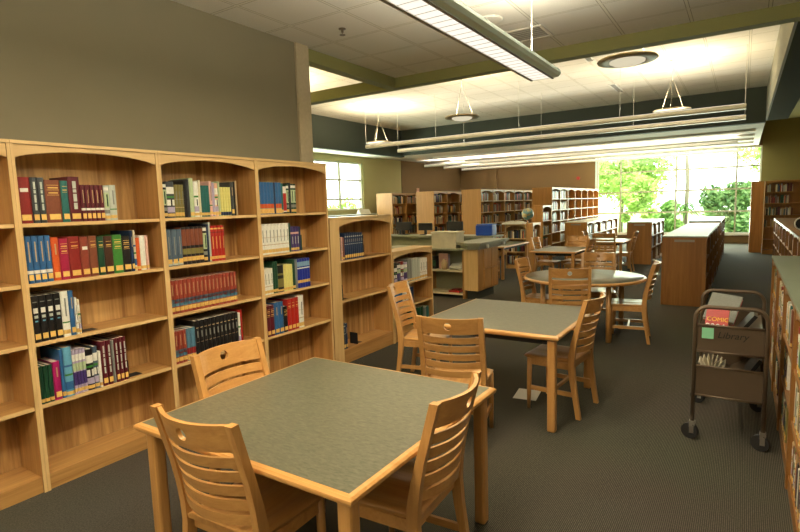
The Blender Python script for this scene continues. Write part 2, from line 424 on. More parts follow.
tree('shrub', 'pale shrub outside the small window on the far left', 'shrub', (-19.5, 22.5, -.3), 2.4, 1.6, M['leaf_light'], 1500, .06, .2, .2)
# bare leaning trunk seen in the window
tr = thing('bare_tree', 'bare grey tree trunk standing alone right of the window centre', 'tree', (-3.0, 37, -.3))
MB().tube([(0, 0, 0), (.1, 0, 3), (-.05, 0, 5.2), (.1, 0, 6.4)], [.13, .11, .09, .05], None, 9).build('trunk', M['bark'], tr)
MB().tube([(-.05, 0, 4.6), (.5, .1, 5.6), (.9, 0, 6.6)], [.09, .06, .03], None, 7).build('branch', M['bark'], tr)
# spiky leafed plant against the glass
sp = thing('broadleaf_plant', 'long leafed green plant close outside the window centre', 'plant', (-1.95, 24.2, -.3))
m = MB(); rnd = random.Random(5)
for k in range(46):
    a = rnd.uniform(0, 6.28); L = rnd.uniform(.5, .95); z = rnd.uniform(1.3, 1.75)
    d = Vector((math.cos(a), math.sin(a), 0)); s = Vector((-d.y, d.x, 0))
    pts = [Vector((0, 0, z))+d*L*t+Vector((0, 0, L*(.55*t-.75*t*t))) for t in (0, .35, .7, 1)]
    ws = (.02, .06, .05, .003); prev = None
    for p, wd in zip(pts, ws):
        cur = (m.bm.verts.new(p-s*wd), m.bm.verts.new(p+s*wd))
        if prev: m.bm.faces.new((prev[0], prev[1], cur[1], cur[0]))
        prev = cur
m.build('fronds', M['leaf_mid'], sp)
MB().tube([(0, 0, 0), (.02, 0, .9), (0, 0, 1.8)], [.05, .04, .02], None, 8).build('stem', M['bark'], sp)

# ------------------------------------------------------------------ books
def book_mesh(w, h, d, col, style, parent_args):
    """spine on -Y face, thickness along X, origin bottom centre of the spine"""
    loc, rz, label, group = parent_args
    g = .0009; x0, x1 = -w/2+g, w/2-g; c = bmat(col); mb = MB()
    bt = min(.003, w*.16)
    mb.box(x0, x0+bt, .0095, d, 0, h, c); mb.box(x1-bt, x1, .0095, d, 0, h, c)
    # spine as stacked bands, slightly rounded
    bands = STY.get(style, [])
    segs = []; z = 0
    for (a, b2, cc) in sorted(bands):
        if a > z: segs.append((z, a, col))
        segs.append((a, b2, cc)); z = b2
    if z < 1: segs.append((z, 1, col))
    for a, b2, cc in segs:
        r = min(.009, w*.32); ww = x1-x0
        mb.prism([(x0, .010), (x0, r), (x0+ww*.09, r*.5), (x0+ww*.27, r*.12), (x0+ww*.5, 0), (x0+ww*.73, r*.12), (x1-ww*.09, r*.5), (x1, r), (x1, .010)], 'z', a*h, b2*h, bmat(cc))
    o = mb.build('book', None, None, loc, rz); tag(o, label, 'book', group)
    B(x0+bt, x1-bt, .0102, d-.004, .003, h-.003).build('pages', M['pages'], o)
    if style in DEC:
        dm = MB()
        for a, b2, cc, wf in DEC[style]:
            hw_ = ww*wf/2; dm.box(-hw_, hw_, -.0007, r*.3, a*h, b2*h, bmat(cc))
        dm.build('spine_title', None, o)
    if style.startswith('l_') or style in LAB:
        lw = (x1-x0)*.36
        l = B(-lw, lw, -.0012, min(.009, w*.32)*.35, .018, .018+min(.034, h*.14)).build('spine_label', M['gold'] if style not in WLAB else M['paper'], o)
    return o
LAB = set(); WLAB = set()
STY = {
 'p': [],
 'l_p': [],
 'l_title': [],
 'l_small': [],
 'l_silver': [],
 'l_wband': [(.30, .36, 'white')],
 'l_blueband': [(.20, .27, 'white')],
 'l_whitemark': [],
 'l_vert': [],
 'l_dots': [],
 'redblue': [(.07, .19, 'gold'), (.215, .43, 'dusty_blue'), (.30, .31, 'steel_blue'), (.36, .37, 'steel_blue')],
 'bluered': [(.02, .20, 'gold'), (.21, .40, 'dark_red')],
 'sunset': [(.02, .18, 'gold'), (.19, .32, 'orange')],
 'blackgold': [(.04, .11, 'gold')],
 'brownblack': [(0, .08, 'black'), (.09, .20, 'gold'), (.21, .27, 'black'), (.27, .42, 'olive'), (.43, .5, 'black'), (.94, 1, 'black')],
 'l_steel': [(.02, .12, 'silver')],
 'greenwhite': [(.05, .14, 'gold'), (.2, .3, 'grey'), (.36, .8, 'pale_green'), (.86, .95, 'white')],
 'multi': [(.04, .12, 'gold'), (.15, .3, 'lilac'), (.34, .5, 'white'), (.55, .6, 'green'), (.66, .85, 'white')],
 'multi2': [(.05, .13, 'gold'), (.2, .5, 'purple'), (.52, .7, 'pale_green'), (.75, .9, 'white')],
 'yellowset': [(.02, .14, 'navy')],
 'greenbase': [(.04, .13, 'gold')],
 'wgold': [(.05, .16, 'gold'), (.3, .32, 'tan'), (.55, .56, 'tan')],
 'wgreen': [(.06, .15, 'gold'), (.30, .33, 'green')],
 'bluewhite': [(.17, .27, 'gold'), (.66, .70, 'white'), (.74, .9, 'pale_blue')],
 'ocean': [(.03, .1, 'gold'), (.14, .3, 'blue'), (.42, .46, 'green'), (.6, .64, 'blue')],
 'redgold': [(.06, .14, 'gold'), (.80, .83, 'dark_red'), (.9, .94, 'gold')],
 'wred': [(.1, .75, 'red'), (.0, .06, 'black')],
 'blackyellow': [(.03, .1, 'gold'), (.18, .5, 'olive'), (.62, .7, 'olive')],
 'purplepink': [(.05, .15, 'gold'), (.7, .78, 'pink')],
}
STYW = {'l_p': 'with ochre label', 'l_title': 'with gold title lines', 'l_small': 'with small gold title', 'l_silver': 'with silver lettering bands',
 'l_wband': 'with white band', 'l_blueband': 'with low white band', 'l_whitemark': 'with white patch', 'l_vert': 'with silver spine strip', 'l_dots': 'with pale emblem',
 'redblue': 'with blue lower band', 'bluered': 'with red lower band', 'sunset': 'with orange foot', 'blackgold': 'with gold foot mark', 'brownblack': 'with black bands',
 'l_steel': 'with silver foot', 'greenwhite': 'with pale green stripe', 'multi': 'with coloured stripes', 'multi2': 'with purple stripes', 'yellowset': 'with navy foot', 'greenbase': 'with ochre foot',
 'wgold': 'with ochre foot', 'wgreen': 'with green line', 'bluewhite': 'with pale top stripes', 'ocean': 'with patterned spine', 'redgold': 'with gold marks', 'wred': 'with red stripe',
 'blackyellow': 'with olive patches', 'purplepink': 'with pink mark', 'p': ''}

DEC = {'l_vert': [(.28, .42, 'silver', .3), (.45, .62, 'silver', .3), (.65, .72, 'silver', .3), (.74, .90, 'silver', .3)],
 'l_dots': [(.52, .58, 'silver', .5), (.63, .74, 'white', .6), (.44, .47, 'sky', .4), (.86, .88, 'grey', .6)],
 'l_title': [(.64, .65, 'gold', .75), (.68, .71, 'gold', .6), (.76, .77, 'gold', .75), (.80, .83, 'gold', .65), (.87, .88, 'gold', .75)],
 'l_small': [(.72, .73, 'gold', .6), (.76, .79, 'gold', .55), (.86, .87, 'gold', .6)],
 'l_silver': [(.58, .60, 'silver', .7), (.66, .78, 'grey', .4), (.86, .90, 'silver', .6)],
 'l_whitemark': [(.68, .76, 'white', .6)],
 'l_p': [(.6, .85, 'tan', .18)], 'l_blueband': [(.45, .88, 'tan', .2)], 'l_wband': [(.5, .86, 'tan', .16)],
 'blackgold': [(.42, .43, 'tan', .6), (.55, .72, 'grey', .3), (.80, .82, 'tan', .6)],
 'redblue': [(.55, .88, 'tan', .14)], 'wgold': [(.4, .8, 'grey', .16)], 'wgreen': [(.45, .85, 'grey', .2)], 'purplepink': [(.3, .6, 'silver', .2)],
 'redgold': [(.35, .7, 'gold', .16)], 'multi': [(.32, .5, 'black', .2)], 'greenwhite': [(.4, .75, 'dark_green', .25)], 'l_steel': [(.3, .8, 'grey', .18)]}
NB = [0]
def shelf_books(case, y0, y1, z, xface, specs, shelf, casew, facing='x+', group=None, inset=.02):
    """left wall style: books run along +Y facing +X (x+) or run along -Y facing -X (x-), or along +X facing -Y (y-)"""
    lst = []
    for s in specs:
        n = s[0]
        for k in range(n): lst.append(s[1:])
    tot = sum(l[0] for l in lst); sc = abs(y1-y0)/tot; p = 0
    for i, (wd, h, d, col, sty) in enumerate(lst):
        wdt = wd*sc; c = p+wdt/2; p += wdt
        if facing == 'x+': loc = (xface-inset, y0+c, z); rz = PI/2
        elif facing == 'x-': loc = (xface+inset, y0-c, z); rz = -PI/2
        else: loc = (y0+c, xface+inset, z); rz = 0
        cn = col.replace('_', ' ')
        sd = STYW.get(sty, '')
        lab = f"{cn} book {sd}, {ORD[i]} from left, {shelf}, {casew}".replace(' ,', ',')
        book_mesh(wdt, h, d, col, sty, (loc, rz, lab, group or f"books on the {shelf} of the {casew}"))
        NB[0] += 1

# ------------------------------------------------------------------ bookcases
def arch(x0, x1, ztop, zmid, zedge, n=14):
    pts = [(x0, zedge), (x0, ztop), (x1, ztop), (x1, zedge)]
    for k in range(1, n):
        t = k/n; pts.append((x1+(x0-x1)*t, zedge+(zmid-zedge)*math.sin(PI*t)**.7))
    return pts
def bookcase(label, loc, rz, W, H, D, shelves, base=.10, group=None, double=False, wood='oak', lst=0, top=None, edge=None,
             crown_h=(.10, .028), name='bookcase', st=.022, label_plate=False, endpanel=None, crown_at=0):
    """front faces local -Y; x from 0..W; depth towards +Y. double: shelves on both faces"""
    t = thing(name, label, 'bookcase', loc, rz, group)
    W_ = M[wood+'_z']; Wx = M[wood+'_x']; em = M[edge] if edge else (M['edge_x'] if wood == 'oak' else Wx)
    ez = M['edge_z'] if wood == 'oak' else W_
    sp = .018; tt = .02
    for xa, xb in ((0, sp+lst), (W-sp, W)):
        q = MB(); q.box(xa, xb, .0035, D, 0, H-tt, W_); q.box(xa, xb, 0, .003, 0, H-tt, ez); q.build('side_panel', None, t)
    a, b = sp+lst+.001, W-sp-.001
    if double:
        B(a, b, D/2-.006, D/2+.006, base, H-tt-.001).build('back_panel', W_, t)
    else:
        B(a, b, D-.010, D-.002, base, H-tt-.001).build('back_panel', M['back_z'] if wood == 'oak' else W_, t)
    B(0, W, -.004, D+(.004 if double else 0), H-tt, H).build('top_panel', M[top] if top else em if wood == 'oak' else Wx, t)
    faces = (0, 1) if double else (0,)
    for f in faces:
        def yy(u, v):   # map front-relative depth to y
            return (u, v) if f == 0 else (D-v, D-u)
        y0, y1 = yy(.006, .024)
        MB().prism(arch(a, b, H-tt-.001, H-tt-crown_h[1], H-crown_h[0]-.0), 'y', y0, y1).build('crown', em, t)
        dd = D/2-.008 if double else D-.012
        if base > 0:
            y0, y1 = yy(.012, dd)
            B(a, b, y0, y1, .001, base).build('base', Wx, t)
        for z in shelves:
            y0, y1 = yy(.010, dd)
            mb = MB(); mb.box(a, b, *yy(.0225, dd), z, z+st, Wx); mb.box(a, b, *yy(.010, .022), z, z+st, em)
            mb.build('shelf', None, t)
    return t

DL = .30
SH4 = (.525, .914, 1.278, 1.640)
CN = ['leftmost empty tall wall bookcase', 'first filled tall wall bookcase', 'second filled tall wall bookcase', 'third filled tall wall bookcase']
XB = -3.57
LB = ['empty tall oak wall bookcase at the left edge of the view',
      'tall oak wall bookcase holding dark red and blue reference volumes, left of centre',
      'tall oak wall bookcase with two shelves of matching red and blue volumes',
      'tall oak wall bookcase ending beside the block column, white volumes on second shelf']
Y0 = 1.392
for i in range(-1, 4):
    if i == -1: lab = 'empty tall oak wall bookcase beyond the left frame, nearest the photographer'
    else: lab = LB[i]
    bookcase(lab, (XB, Y0+(i-1)*.9235, 0), PI/2, .922, 2.15, DL, SH4, .10, 'tall oak bookcases along the left wall')
S1, S2, S3, S4 = 'top shelf', 'second shelf', 'third shelf', 'fourth shelf'
c1, c2, c3 = 'first filled wall bookcase', 'second filled wall bookcase', 'third filled wall bookcase'
T = .023
def BK(y0, y1, zi, specs, sh, c): shelf_books(None, y0, y1, SH4[zi]+T, XB, specs, sh, c)
BK(1.412, 2.0, 3, [(1,6,.275,.2,'dark_red','l_whitemark'),(2,3.2,.275,.2,'dark_grey','l_vert'),(1,7.5,.262,.2,'brown','l_title'),(1,3.8,.258,.2,'teal','l_small'),(1,6,.285,.24,'maroon','l_vert'),(5,2.5,.235,.18,'maroon','l_wband'),(1,3,.232,.18,'silver','greenwhite'),(1,4,.236,.18,'silver','wgreen')], S1, c1)
BK(1.42, 2.2, 2, [(4,2.6,.285,.22,'blue','l_blueband'),(1,3.3,.27,.21,'orange','l_p'),(1,4,.258,.2,'crimson','l_title'),(1,5.2,.268,.21,'dark_red','l_small'),(1,3.9,.262,.2,'reddish_brown','l_whitemark'),(1,4,.265,.2,'brown','l_small'),(1,3.3,.258,.2,'dark_green','l_small'),(1,4.2,.256,.2,'dark_brown','l_small'),(1,4.8,.262,.2,'green','l_title'),(1,4.2,.25,.2,'black','l_title'),(1,1.7,.285,.25,'navy','l_p'),(1,1.2,.285,.22,'cream','ocean'),(1,2.2,.232,.18,'orange','greenbase'),(1,3,.245,.18,'white','greenbase'),(1,1.6,.245,.18,'pink','greenbase')], S2, c1)
BK(1.418, 1.695, 1, [(4,3,.285,.24,'black','l_dots'),(1,3.3,.29,.23,'white','wgreen'),(1,2.3,.288,.23,'blue','l_p'),(1,1.2,.24,.18,'white','wgold'),(1,1.1,.225,.17,'cream','multi')], S3, c1)
BK(1.417, 1.975, 0, [(3,1.7,.235,.18,'dark_green','greenbase'),(1,2.8,.245,.2,'magenta','l_p'),(1,1.5,.315,.26,'blue','greenbase'),(1,3.2,.32,.25,'sky','ocean'),(4,1.3,.29,.22,'lilac','multi2'),(1,3,.275,.23,'black','multi'),(1,1.9,.285,.24,'steel_blue','multi'),(1,1.3,.245,.18,'white','greenbase'),(1,2.4,.305,.26,'maroon','l_vert'),(1,2.2,.305,.26,'maroon','l_vert'),(1,1.2,.30,.26,'grey','p'),(3,1.8,.305,.26,'maroon','l_vert')], S4, c1)
BK(2.34, 3.03, 3, [(1,2.2,.262,.2,'black','greenwhite'),(1,3.6,.27,.22,'dark_grey','multi'),(3,1.5,.248,.2,'olive','wgold'),(1,1.7,.275,.24,'black','p'),(1,1.2,.29,.24,'dark_grey','p'),(1,2.2,.30,.24,'pale_green','greenbase'),(1,2.4,.275,.22,'white','multi'),(1,1.1,.285,.22,'cream','greenbase'),(3,1.5,.245,.18,'teal','greenbase'),(1,1.6,.28,.2,'pink','wgreen'),(1,1.3,.27,.2,'lilac','greenbase'),(1,1.9,.265,.2,'peach','multi'),(1,1.1,.28,.22,'pale_green','greenbase'),(4,1.5,.235,.17,'yellow','yellowset'),(1,1.9,.275,.22,'dark_grey','l_p'),(1,.9,.28,.2,'black','p'),(1,1,.29,.2,'tan','p')], S1, c2)
BK(2.34, 2.875, 2, [(3,2.8,.275,.22,'steel_blue','l_steel'),(5,2.3,.288,.22,'brown','brownblack'),(1,2.2,.29,.23,'black','greenwhite'),(1,1,.30,.24,'navy','p'),(1,1.1,.315,.24,'silver','greenbase'),(4,2.1,.285,.2,'red','redgold')], S2, c2)
BK(2.342, 2.97, 1, [(17,2,.252,.2,'brick_red','redblue')], S3, c2)
BK(2.342, 3.0, 0, [(3,2,.252,.2,'brick_red','redblue'),(2,2.2,.255,.2,'dusty_blue','bluered'),(11,2.1,.298,.25,'black','blackgold'),(1,1.4,.285,.22,'white','multi'),(1,1,.305,.25,'red','p')], S4, c2)
BK(3.264, 3.735, 3, [(5,1.9,.285,.22,'blue','sunset'),(1,1,.285,.22,'navy','p'),(2,1.9,.285,.22,'blue','sunset'),(1,1,.28,.2,'teal','greenbase'),(1,2.3,.25,.2,'white','wred'),(1,1.6,.27,.2,'dark_green','greenwhite'),(1,1.4,.285,.2,'black','p'),(2,1.7,.275,.2,'dark_green','greenwhite')], S1, c3)
BK(3.267, 3.785, 2, [(8,2.2,.272,.2,'white','wgold'),(1,1.1,.27,.2,'dark_green','p'),(3,1.9,.235,.18,'purple','purplepink'),(1,1,.23,.16,'navy','p'),(1,.8,.15,.12,'dark_green','p')], S2, c3)
BK(3.272, 3.88, 1, [(3,1.7,.235,.2,'white','wgold'),(2,1.4,.29,.26,'dark_green','greenbase'),(1,3.4,.25,.2,'black','blackyellow'),(3,1.8,.245,.18,'yellow','greenbase'),(1,1.6,.285,.25,'dark_green','greenbase'),(1,1.4,.285,.25,'grey','p'),(5,1.6,.282,.22,'royal_blue','bluewhite')], S3, c3)
BK(3.277, 3.765, 0, [(2,1.9,.285,.24,'maroon','l_title'),(2,2.3,.30,.26,'blue','l_p'),(1,2.1,.245,.2,'black','l_title'),(3,2,.305,.26,'red','l_small'),(1,2.8,.315,.26,'white','wgold')], S4, c3)

def bookend(label, x, y, z, rz=PI/2):
    mb = MB(); mb.box(-.001, .001, .03, .14, 0, .13); mb.box(-.0, .11, .05, .13, 0, .0015)
    o = mb.build('bookend', M['black'], None, (x, y, z), rz); tag(o, label, 'bookend', 'black metal bookends'); return o
bookend('black metal bookend after the books on the third shelf, first filled bookcase', XB, 1.70, SH4[1]+T)
bookend('black metal bookend after the maroon books on the fourth shelf, first filled bookcase', XB, 1.98, SH4[0]+T)

# case 4 and 5 (lower ones past the column)
c4 = 'case past the column'
bookcase('mid height oak bookcase past the tall wall cases, one short row of navy books', (XB-.01, 4.19, 0), PI/2, 1.135, 1.60, DL, (.68, 1.115), .16, 'lower oak bookcases past the column', lst=.135)
shelf_books(None, 4.365, 4.79, 1.138, XB-.01, [(1,1.2,.245,.2,'dark_grey','p'),(1,2,.25,.2,'pink','wgold'),(1,1.6,.245,.2,'brown','greenbase'),(9,2.1,.282,.22,'navy','l_silver'),(1,1.2,.25,.2,'black','l_p')], 'upper shelf', c4)
shelf_books(None, 4.365, 4.385, .703, XB-.01, [(1,1,.17,.16,'black','p')], 'middle shelf', c4)
shelf_books(None, 4.365, 4.44, .161, XB-.01, [(1,1.4,.29,.22,'dark_grey','l_silver'),(1,1.4,.28,.22,'navy','l_p')], 'bottom shelf', c4)
bookend('black metal bookend beside the navy books in the mid height bookcase', XB-.01, 4.80, 1.138)
bookend('black metal bookend on the middle shelf of the mid height bookcase', XB-.01, 4.395, .703)
bookend('black metal bookend lying at the bottom of the mid height bookcase', XB-.01, 4.62, .161)
c5 = 'low magazine case'; print('n', NB[0])
bookcase('low oak bookcase of magazines with an arched top, beside the service desk', (XB-.01, 5.335, 0), PI/2, .985, 1.145, DL, (.40, .70), .10, 'lower oak bookcases past the column')
shelf_books(None, 5.40, 6.22, .723, XB-.01, [(2,1.2,.25,.2,'black','multi'),(1,3,.27,.2,'dark_grey','multi2'),(1,2.6,.28,.2,'dark_red','multi'),(1,3,.26,.2,'lilac','multi2'),(2,2,.29,.22,'grey','greenbase'),(3,2.4,.285,.22,'silver','greenbase'),(3,2.3,.27,.2,'white','wgold')], 'upper shelf', c5)
shelf_books(None, 5.40, 5.85, .423, XB-.01, [(2,2,.22,.18,'blue','p'),(2,2,.23,.18,'white','multi'),(1,2,.22,.18,'navy','p')], 'middle shelf', c5)
shelf_books(None, 5.95, 6.24, .101, XB-.01, [(2,2,.24,.18,'dark_green','p'),(1,2,.22,.18,'grey','p'),(1,2,.22,.18,'teal','p')], 'bottom shelf', c5)

# ------------------------------------------------------------------ chairs
def make_chair():
    """sitter faces +Y, origin on floor under the seat centre"""
    t = thing('library_chair', 'x', 'chair')
    W = .46; pw = .034
    def yback(z):     # rear face profile of the back post
        pts = [(0, -.255), (.25, -.215), (.45, -.20), (.65, -.225), (.95, -.305)]
        for (a, b), (c, d) in zip(pts, pts[1:]):
            if a <= z <= c: 
                u = (z-a)/(c-a); return b+(d-b)*u
        return pts[-1][1]
    zs = [0, .15, .3, .42, .5, .6, .7, .8, .9, .95]
    def dep(z): return .036+.016*math.exp(-((z-.45)/.18)**2)
    for s in (-1, 1):
        pts = [(yback(z), z) for z in zs]+[(yback(z)+dep(z), z) for z in zs[::-1]]
        x0 = s*(W/2-pw) if s > 0 else -W/2
        mb = MB().prism(pts, 'x', x0, x0+pw)
        mb.build('leg', M['beech_z'], t)
        # front leg
        x = s*(W/2-.03)
        MB().tube([(x, .185, 0), (x, .18, .2), (x, .175, .435)], [.015, .0195, .021], None, 10).build('leg', M['beech_z'], t)
    def bow(x): return -.058*(1-(x/(W/2-pw))**2)
    def rail(z0, z1, name, hole=None, th=.016, n=16, nz=1):
        a = W/2-pw+.004
        mb = MB(); bm = mb.bm
        if hole is None:
            cols = []
            for k in range(n+1):
                x = -a+2*a*k/n; q = []
                for z in (z0, z1):
                    for d in (0, th): q.append(bm.verts.new((x, yback(z)+.009+bow(x)+d, z)))
                cols.append(q)
            for A, Bq in zip(cols, cols[1:]):
                for i, j in ((0, 1), (1, 3), (3, 2), (2, 0)): bm.faces.new((A[i], A[j], Bq[j], Bq[i]))
            for A in (cols[0], cols[-1]): bm.faces.new((A[0], A[1], A[3], A[2]))
        else:
            cx, cz, r = hole; N = 32
            def bnd(k):   # point on rectangle boundary in direction angle
                a_ = 2*PI*k/N; dx, dz = math.cos(a_), math.sin(a_)
                tx = ((a-cx) if dx > 0 else (-a-cx))/dx if abs(dx) > 1e-6 else 1e9
                tz = ((z1-cz) if dz > 0 else (z0-cz))/dz if abs(dz) > 1e-6 else 1e9
                t_ = min(tx, tz); return cx+dx*t_, cz+dz*t_
            # polar grid from hole to rectangle so the board can be bent
            outer = [bnd(k) for k in range(N)]
            # snap nearest to corners
            for c in ((a, z1), (-a, z1), (-a, z0), (a, z0)):
                k = min(range(N), key=lambda k: (outer[k][0]-c[0])**2+((outer[k][1]-c[1])*3)**2); outer[k] = c
            L = 7; grid = []
            for l in range(L+1):
                ring = []
                for k in range(N):
                    ia = 2*PI*k/N; ix, iz = cx+r*math.cos(ia), cz+r*math.sin(ia)
                    u = l/L; x = ix+(outer[k][0]-ix)*u; z = iz+(outer[k][1]-iz)*u
                    ring.append([bm.verts.new((x, yback(z)+.009+bow(x)+d, z)) for d in (0, th)])
                grid.append(ring)
            for l in range(L):
                for k in range(N):
                    for d in (0, 1): bm.faces.new((grid[l][k][d], grid[l][(k+1) % N][d], grid[l+1][(k+1) % N][d], grid[l+1][k][d]))
            for l in (0, L):
                for k in range(N): bm.faces.new((grid[l][k][0], grid[l][k][1], grid[l][(k+1) % N][1], grid[l][(k+1) % N][0]))
        mb.build(name, M['beech_x'], t)
    rail(.835, .947, 'top_rail', (0, .893, .026), .018)
    for k in range(5):
        z1 = .812-k*.062; rail(z1-.045, z1, 'slat', None, .012)
    # lower back board
    # seat: saddle shaped slab
    mb = MB(); bm = mb.bm; n = 12; top = []; bot = []
    for j in range(n+1):
        v = j/n; y = -.20+.43*v
        hw = (.20+.025*v) if v < .88 else (.222-.03*((v-.88)/.12)**2)
        for i in range(n+1):
            u = -1+2*i/n; x = hw*u
            dip = .012*math.exp(-((abs(u)-.45)/.3)**2)*math.sin(PI*min(1, max(0, v*1.05)))
            ed = .010*max(0, (abs(u)-.85)/.15)**2+(.012*max(0, (v-.88)/.12)**2)
            top.append(bm.verts.new((x, y, .462-dip-ed))); bot.append(bm.verts.new((x*.97, y*.98, .434)))
    for j in range(n):
        for i in range(n):
            a = j*(n+1)+i
            f = bm.faces.new((top[a], top[a+1], top[a+n+2], top[a+n+1])); f.smooth = True
            bm.faces.new((bot[a], bot[a+n+1], bot[a+n+2], bot[a+1]))
    rim = [i for i in range(n+1)]+[(j+1)*(n+1)-1 for j in range(1, n+1)]+[n*(n+1)+i for i in range(n-1, -1, -1)]+[j*(n+1) for j in range(n-1, 0, -1)]
    for a, b in zip(rim, rim[1:]+rim[:1]): bm.faces.new((top[a], bot[a], bot[b], top[b]))
    mb.build('seat', M['beech_y'], t)
    ap = MB(); ap.box(-.185, .185, .158, .176, .375, .4335); ap.box(-.19, .19, -.175, -.157, .385, .4335)
    ap.box(-.208, -.192, -.16, .16, .38, .4335); ap.box(.192, .208, -.16, .16, .38, .4335)
    ap.build('apron', M['beech_x'], t)
    for s in (-1, 1):
        B(s*.2-.009, s*.2+.009, -.19, .175, .165, .20).build('stretcher', M['beech_y'], t)
    B(-.192, .192, -.02, -.0, .170, .195).build('stretcher', M['beech_x'], t)
    return t
chair0 = make_chair(); first = [True]
def chair(cx, cy, ang, label, group):
    """cx,cy = middle of the top of the back; ang = heading the sitter faces, degrees from +Y, ccw"""
    a = R(ang); f = Vector((-math.sin(a), math.cos(a)))
    loc = (cx+f.x*.29, cy+f.y*.29, 0)
    if first[0]:
        first[0] = False; chair0.location = loc; chair0.rotation_euler.z = a; chair0['label'] = label; chair0['group'] = group; return chair0
    return dup(chair0, loc, a, label, group)
g1, g2, g3, g4, g5 = 'chairs round the nearest square table', 'chairs round the middle square table', 'chairs round the round table', 'chairs at the far rectangular table', 'chairs at the farthest small table'
chair(-1.70, 1.153, 2, 'slat back wooden chair at the near left side of the nearest table, back to camera', g1)
chair(-.965, 1.90, 93, 'slat back wooden chair at the right side of the nearest square table', g1)
chair(-2.40, 1.885, -90, 'slat back wooden chair between the nearest table and the wall bookcases', g1)
chair(-1.633, 3.09, 14, 'slat back wooden chair in the gap between the nearest and middle tables', g2)
chair(-2.82, 4.27, -79+0, 'slat back wooden chair between the middle table and the mid height bookcase', g2)
chair(-.95, 4.27, 85, 'slat back wooden chair turned to the right side of the middle square table', g2)
chair(-1.615, 5.98, 16, 'slat back wooden chair before the round table, behind the middle square table', g3)
chair(-2.49, 6.81, -90, 'slat back wooden chair at the left side of the round table', g3)
chair(-1.72, 7.86, 194, 'slat back wooden chair at the far side of the round table', g3)
chair(-.85, 6.86, 97, 'slat back wooden chair at the right of the round table by the low shelves', g3)

# ------------------------------------------------------------------ tables
def rect_table(label, x0, x1, y0, y1, group, name='square_table', h=.74):
    cx, cy = (x0+x1)/2, (y0+y1)/2; a, b = (x1-x0)/2, (y1-y0)/2
    t = thing(name, label, 'table', (cx, cy, 0), 0, group)
    e = .028
    B(-a+e, a-e, -b+e, b-e, h-.034, h).build('tabletop', M['laminate'], t)
    # rounded solid wood edge with mitred corners
    prof = [(0, h-.034), (0, h-.0006), (e*.6, h-.003), (e*.95, h-.011), (e, h-.019), (e*.9, h-.029), (e*.55, h-.037), (0, h-.04)]
    mb = MB(); bm = mb.bm; rings = []
    cs = [(-1, -1), (1, -1), (1, 1), (-1, 1)]
    for sx, sy in cs:
        rings.append([bm.verts.new((sx*(a-e+u), sy*(b-e+u), z)) for u, z in prof])
    for k in range(4):
        A, C = rings[k], rings[(k+1) % 4]
        for j in range(len(prof)):
            j2 = (j+1) % len(prof); f = bm.faces.new((A[j], A[j2], C[j2], C[j]))
    mb.build('edge_band', M['edge'], t)
    for sx, sy in cs:
        B(sx*(a-.065)-.031, sx*(a-.065)+.031, sy*(b-.065)-.031, sy*(b-.065)+.031, 0, h-.0405, None, .014).build('leg', M['beech_z'], t)
    ap = MB()
    for s in (-1, 1):
        ap.box(-a+.10, a-.10, s*(b-.085)-.009, s*(b-.085)+.009, h-.085, h-.0405); ap.box(s*(a-.085)-.009, s*(a-.085)+.009, -b+.10, b-.10, h-.085, h-.0405)
    ap.build('apron', M['black'], t)
    return t
rect_table('nearest square reading table with grey green top and rounded wood edge', -2.33, -1.055, 1.278, 2.515, 'square reading tables')
rect_table('middle square reading table, second from the camera, grey green top', -2.27, -1.07, 3.68, 4.885, 'square reading tables')
rect_table('far rectangular wooden table behind the round table and its chairs', -3.52, -2.62, 10.1, 11.35, 'far tables', 'rectangular_table')
rect_table('farthest small table shining green near the low bookcases', -3.08, -2.25, 12.75, 13.95, 'far tables', 'rectangular_table')
rt_ = thing('round_table', 'round grey green reading table with a wood edge', 'table', (-1.70, 6.92, 0))
MB().lathe([(.68, .706), (.7165, .706), (.7165, .74), (.3, .74)], (0, 0, 0), None, 64).build('tabletop', M['laminate'], rt_)
MB().lathe([(.717, .7395), (.733, .737), (.744, .727), (.744, .716), (.735, .704), (.717, .702), (.717, .7395)], (0, 0, 0), None, 64).build('edge_band', M['edge'], rt_)
for k in range(4):
    a = R(45+90*k); MB().tube([(.56*math.cos(a), .56*math.sin(a), 0), (.56*math.cos(a), .56*math.sin(a), .7055)], .031, None, 14).build('leg', M['beech_z'], rt_)
ap = MB()
for k in range(4):
    a = R(45+90*k); b = R(135+90*k); c = Vector((.53*math.cos(a), .53*math.sin(a), .68)); d = Vector((.53*math.cos(b), .53*math.sin(b), .68))
    ap.tube([c, d], .018, None, 4, smooth=False)
ap.build('apron', M['black'], rt_)
chair(-3.72, 11.0, -90, 'slat back wooden chair at the left end of the far rectangular table', g4)
chair(-2.97, 11.60, 180, 'slat back wooden chair behind the far rectangular table, facing the camera', g4)
chair(-2.48, 10.75, 92, 'slat back wooden chair seen side on at the right of the far table', g4)
chair(-2.62, 12.55, 0, 'slat back wooden chair on the near side of the farthest small table', g5)
chair(-2.08, 13.3, 92, 'slat back wooden chair at the right of the farthest small table', g5)
chair(-3.28, 13.45, -90, 'slat back wooden chair at the left of the farthest small table', g5)

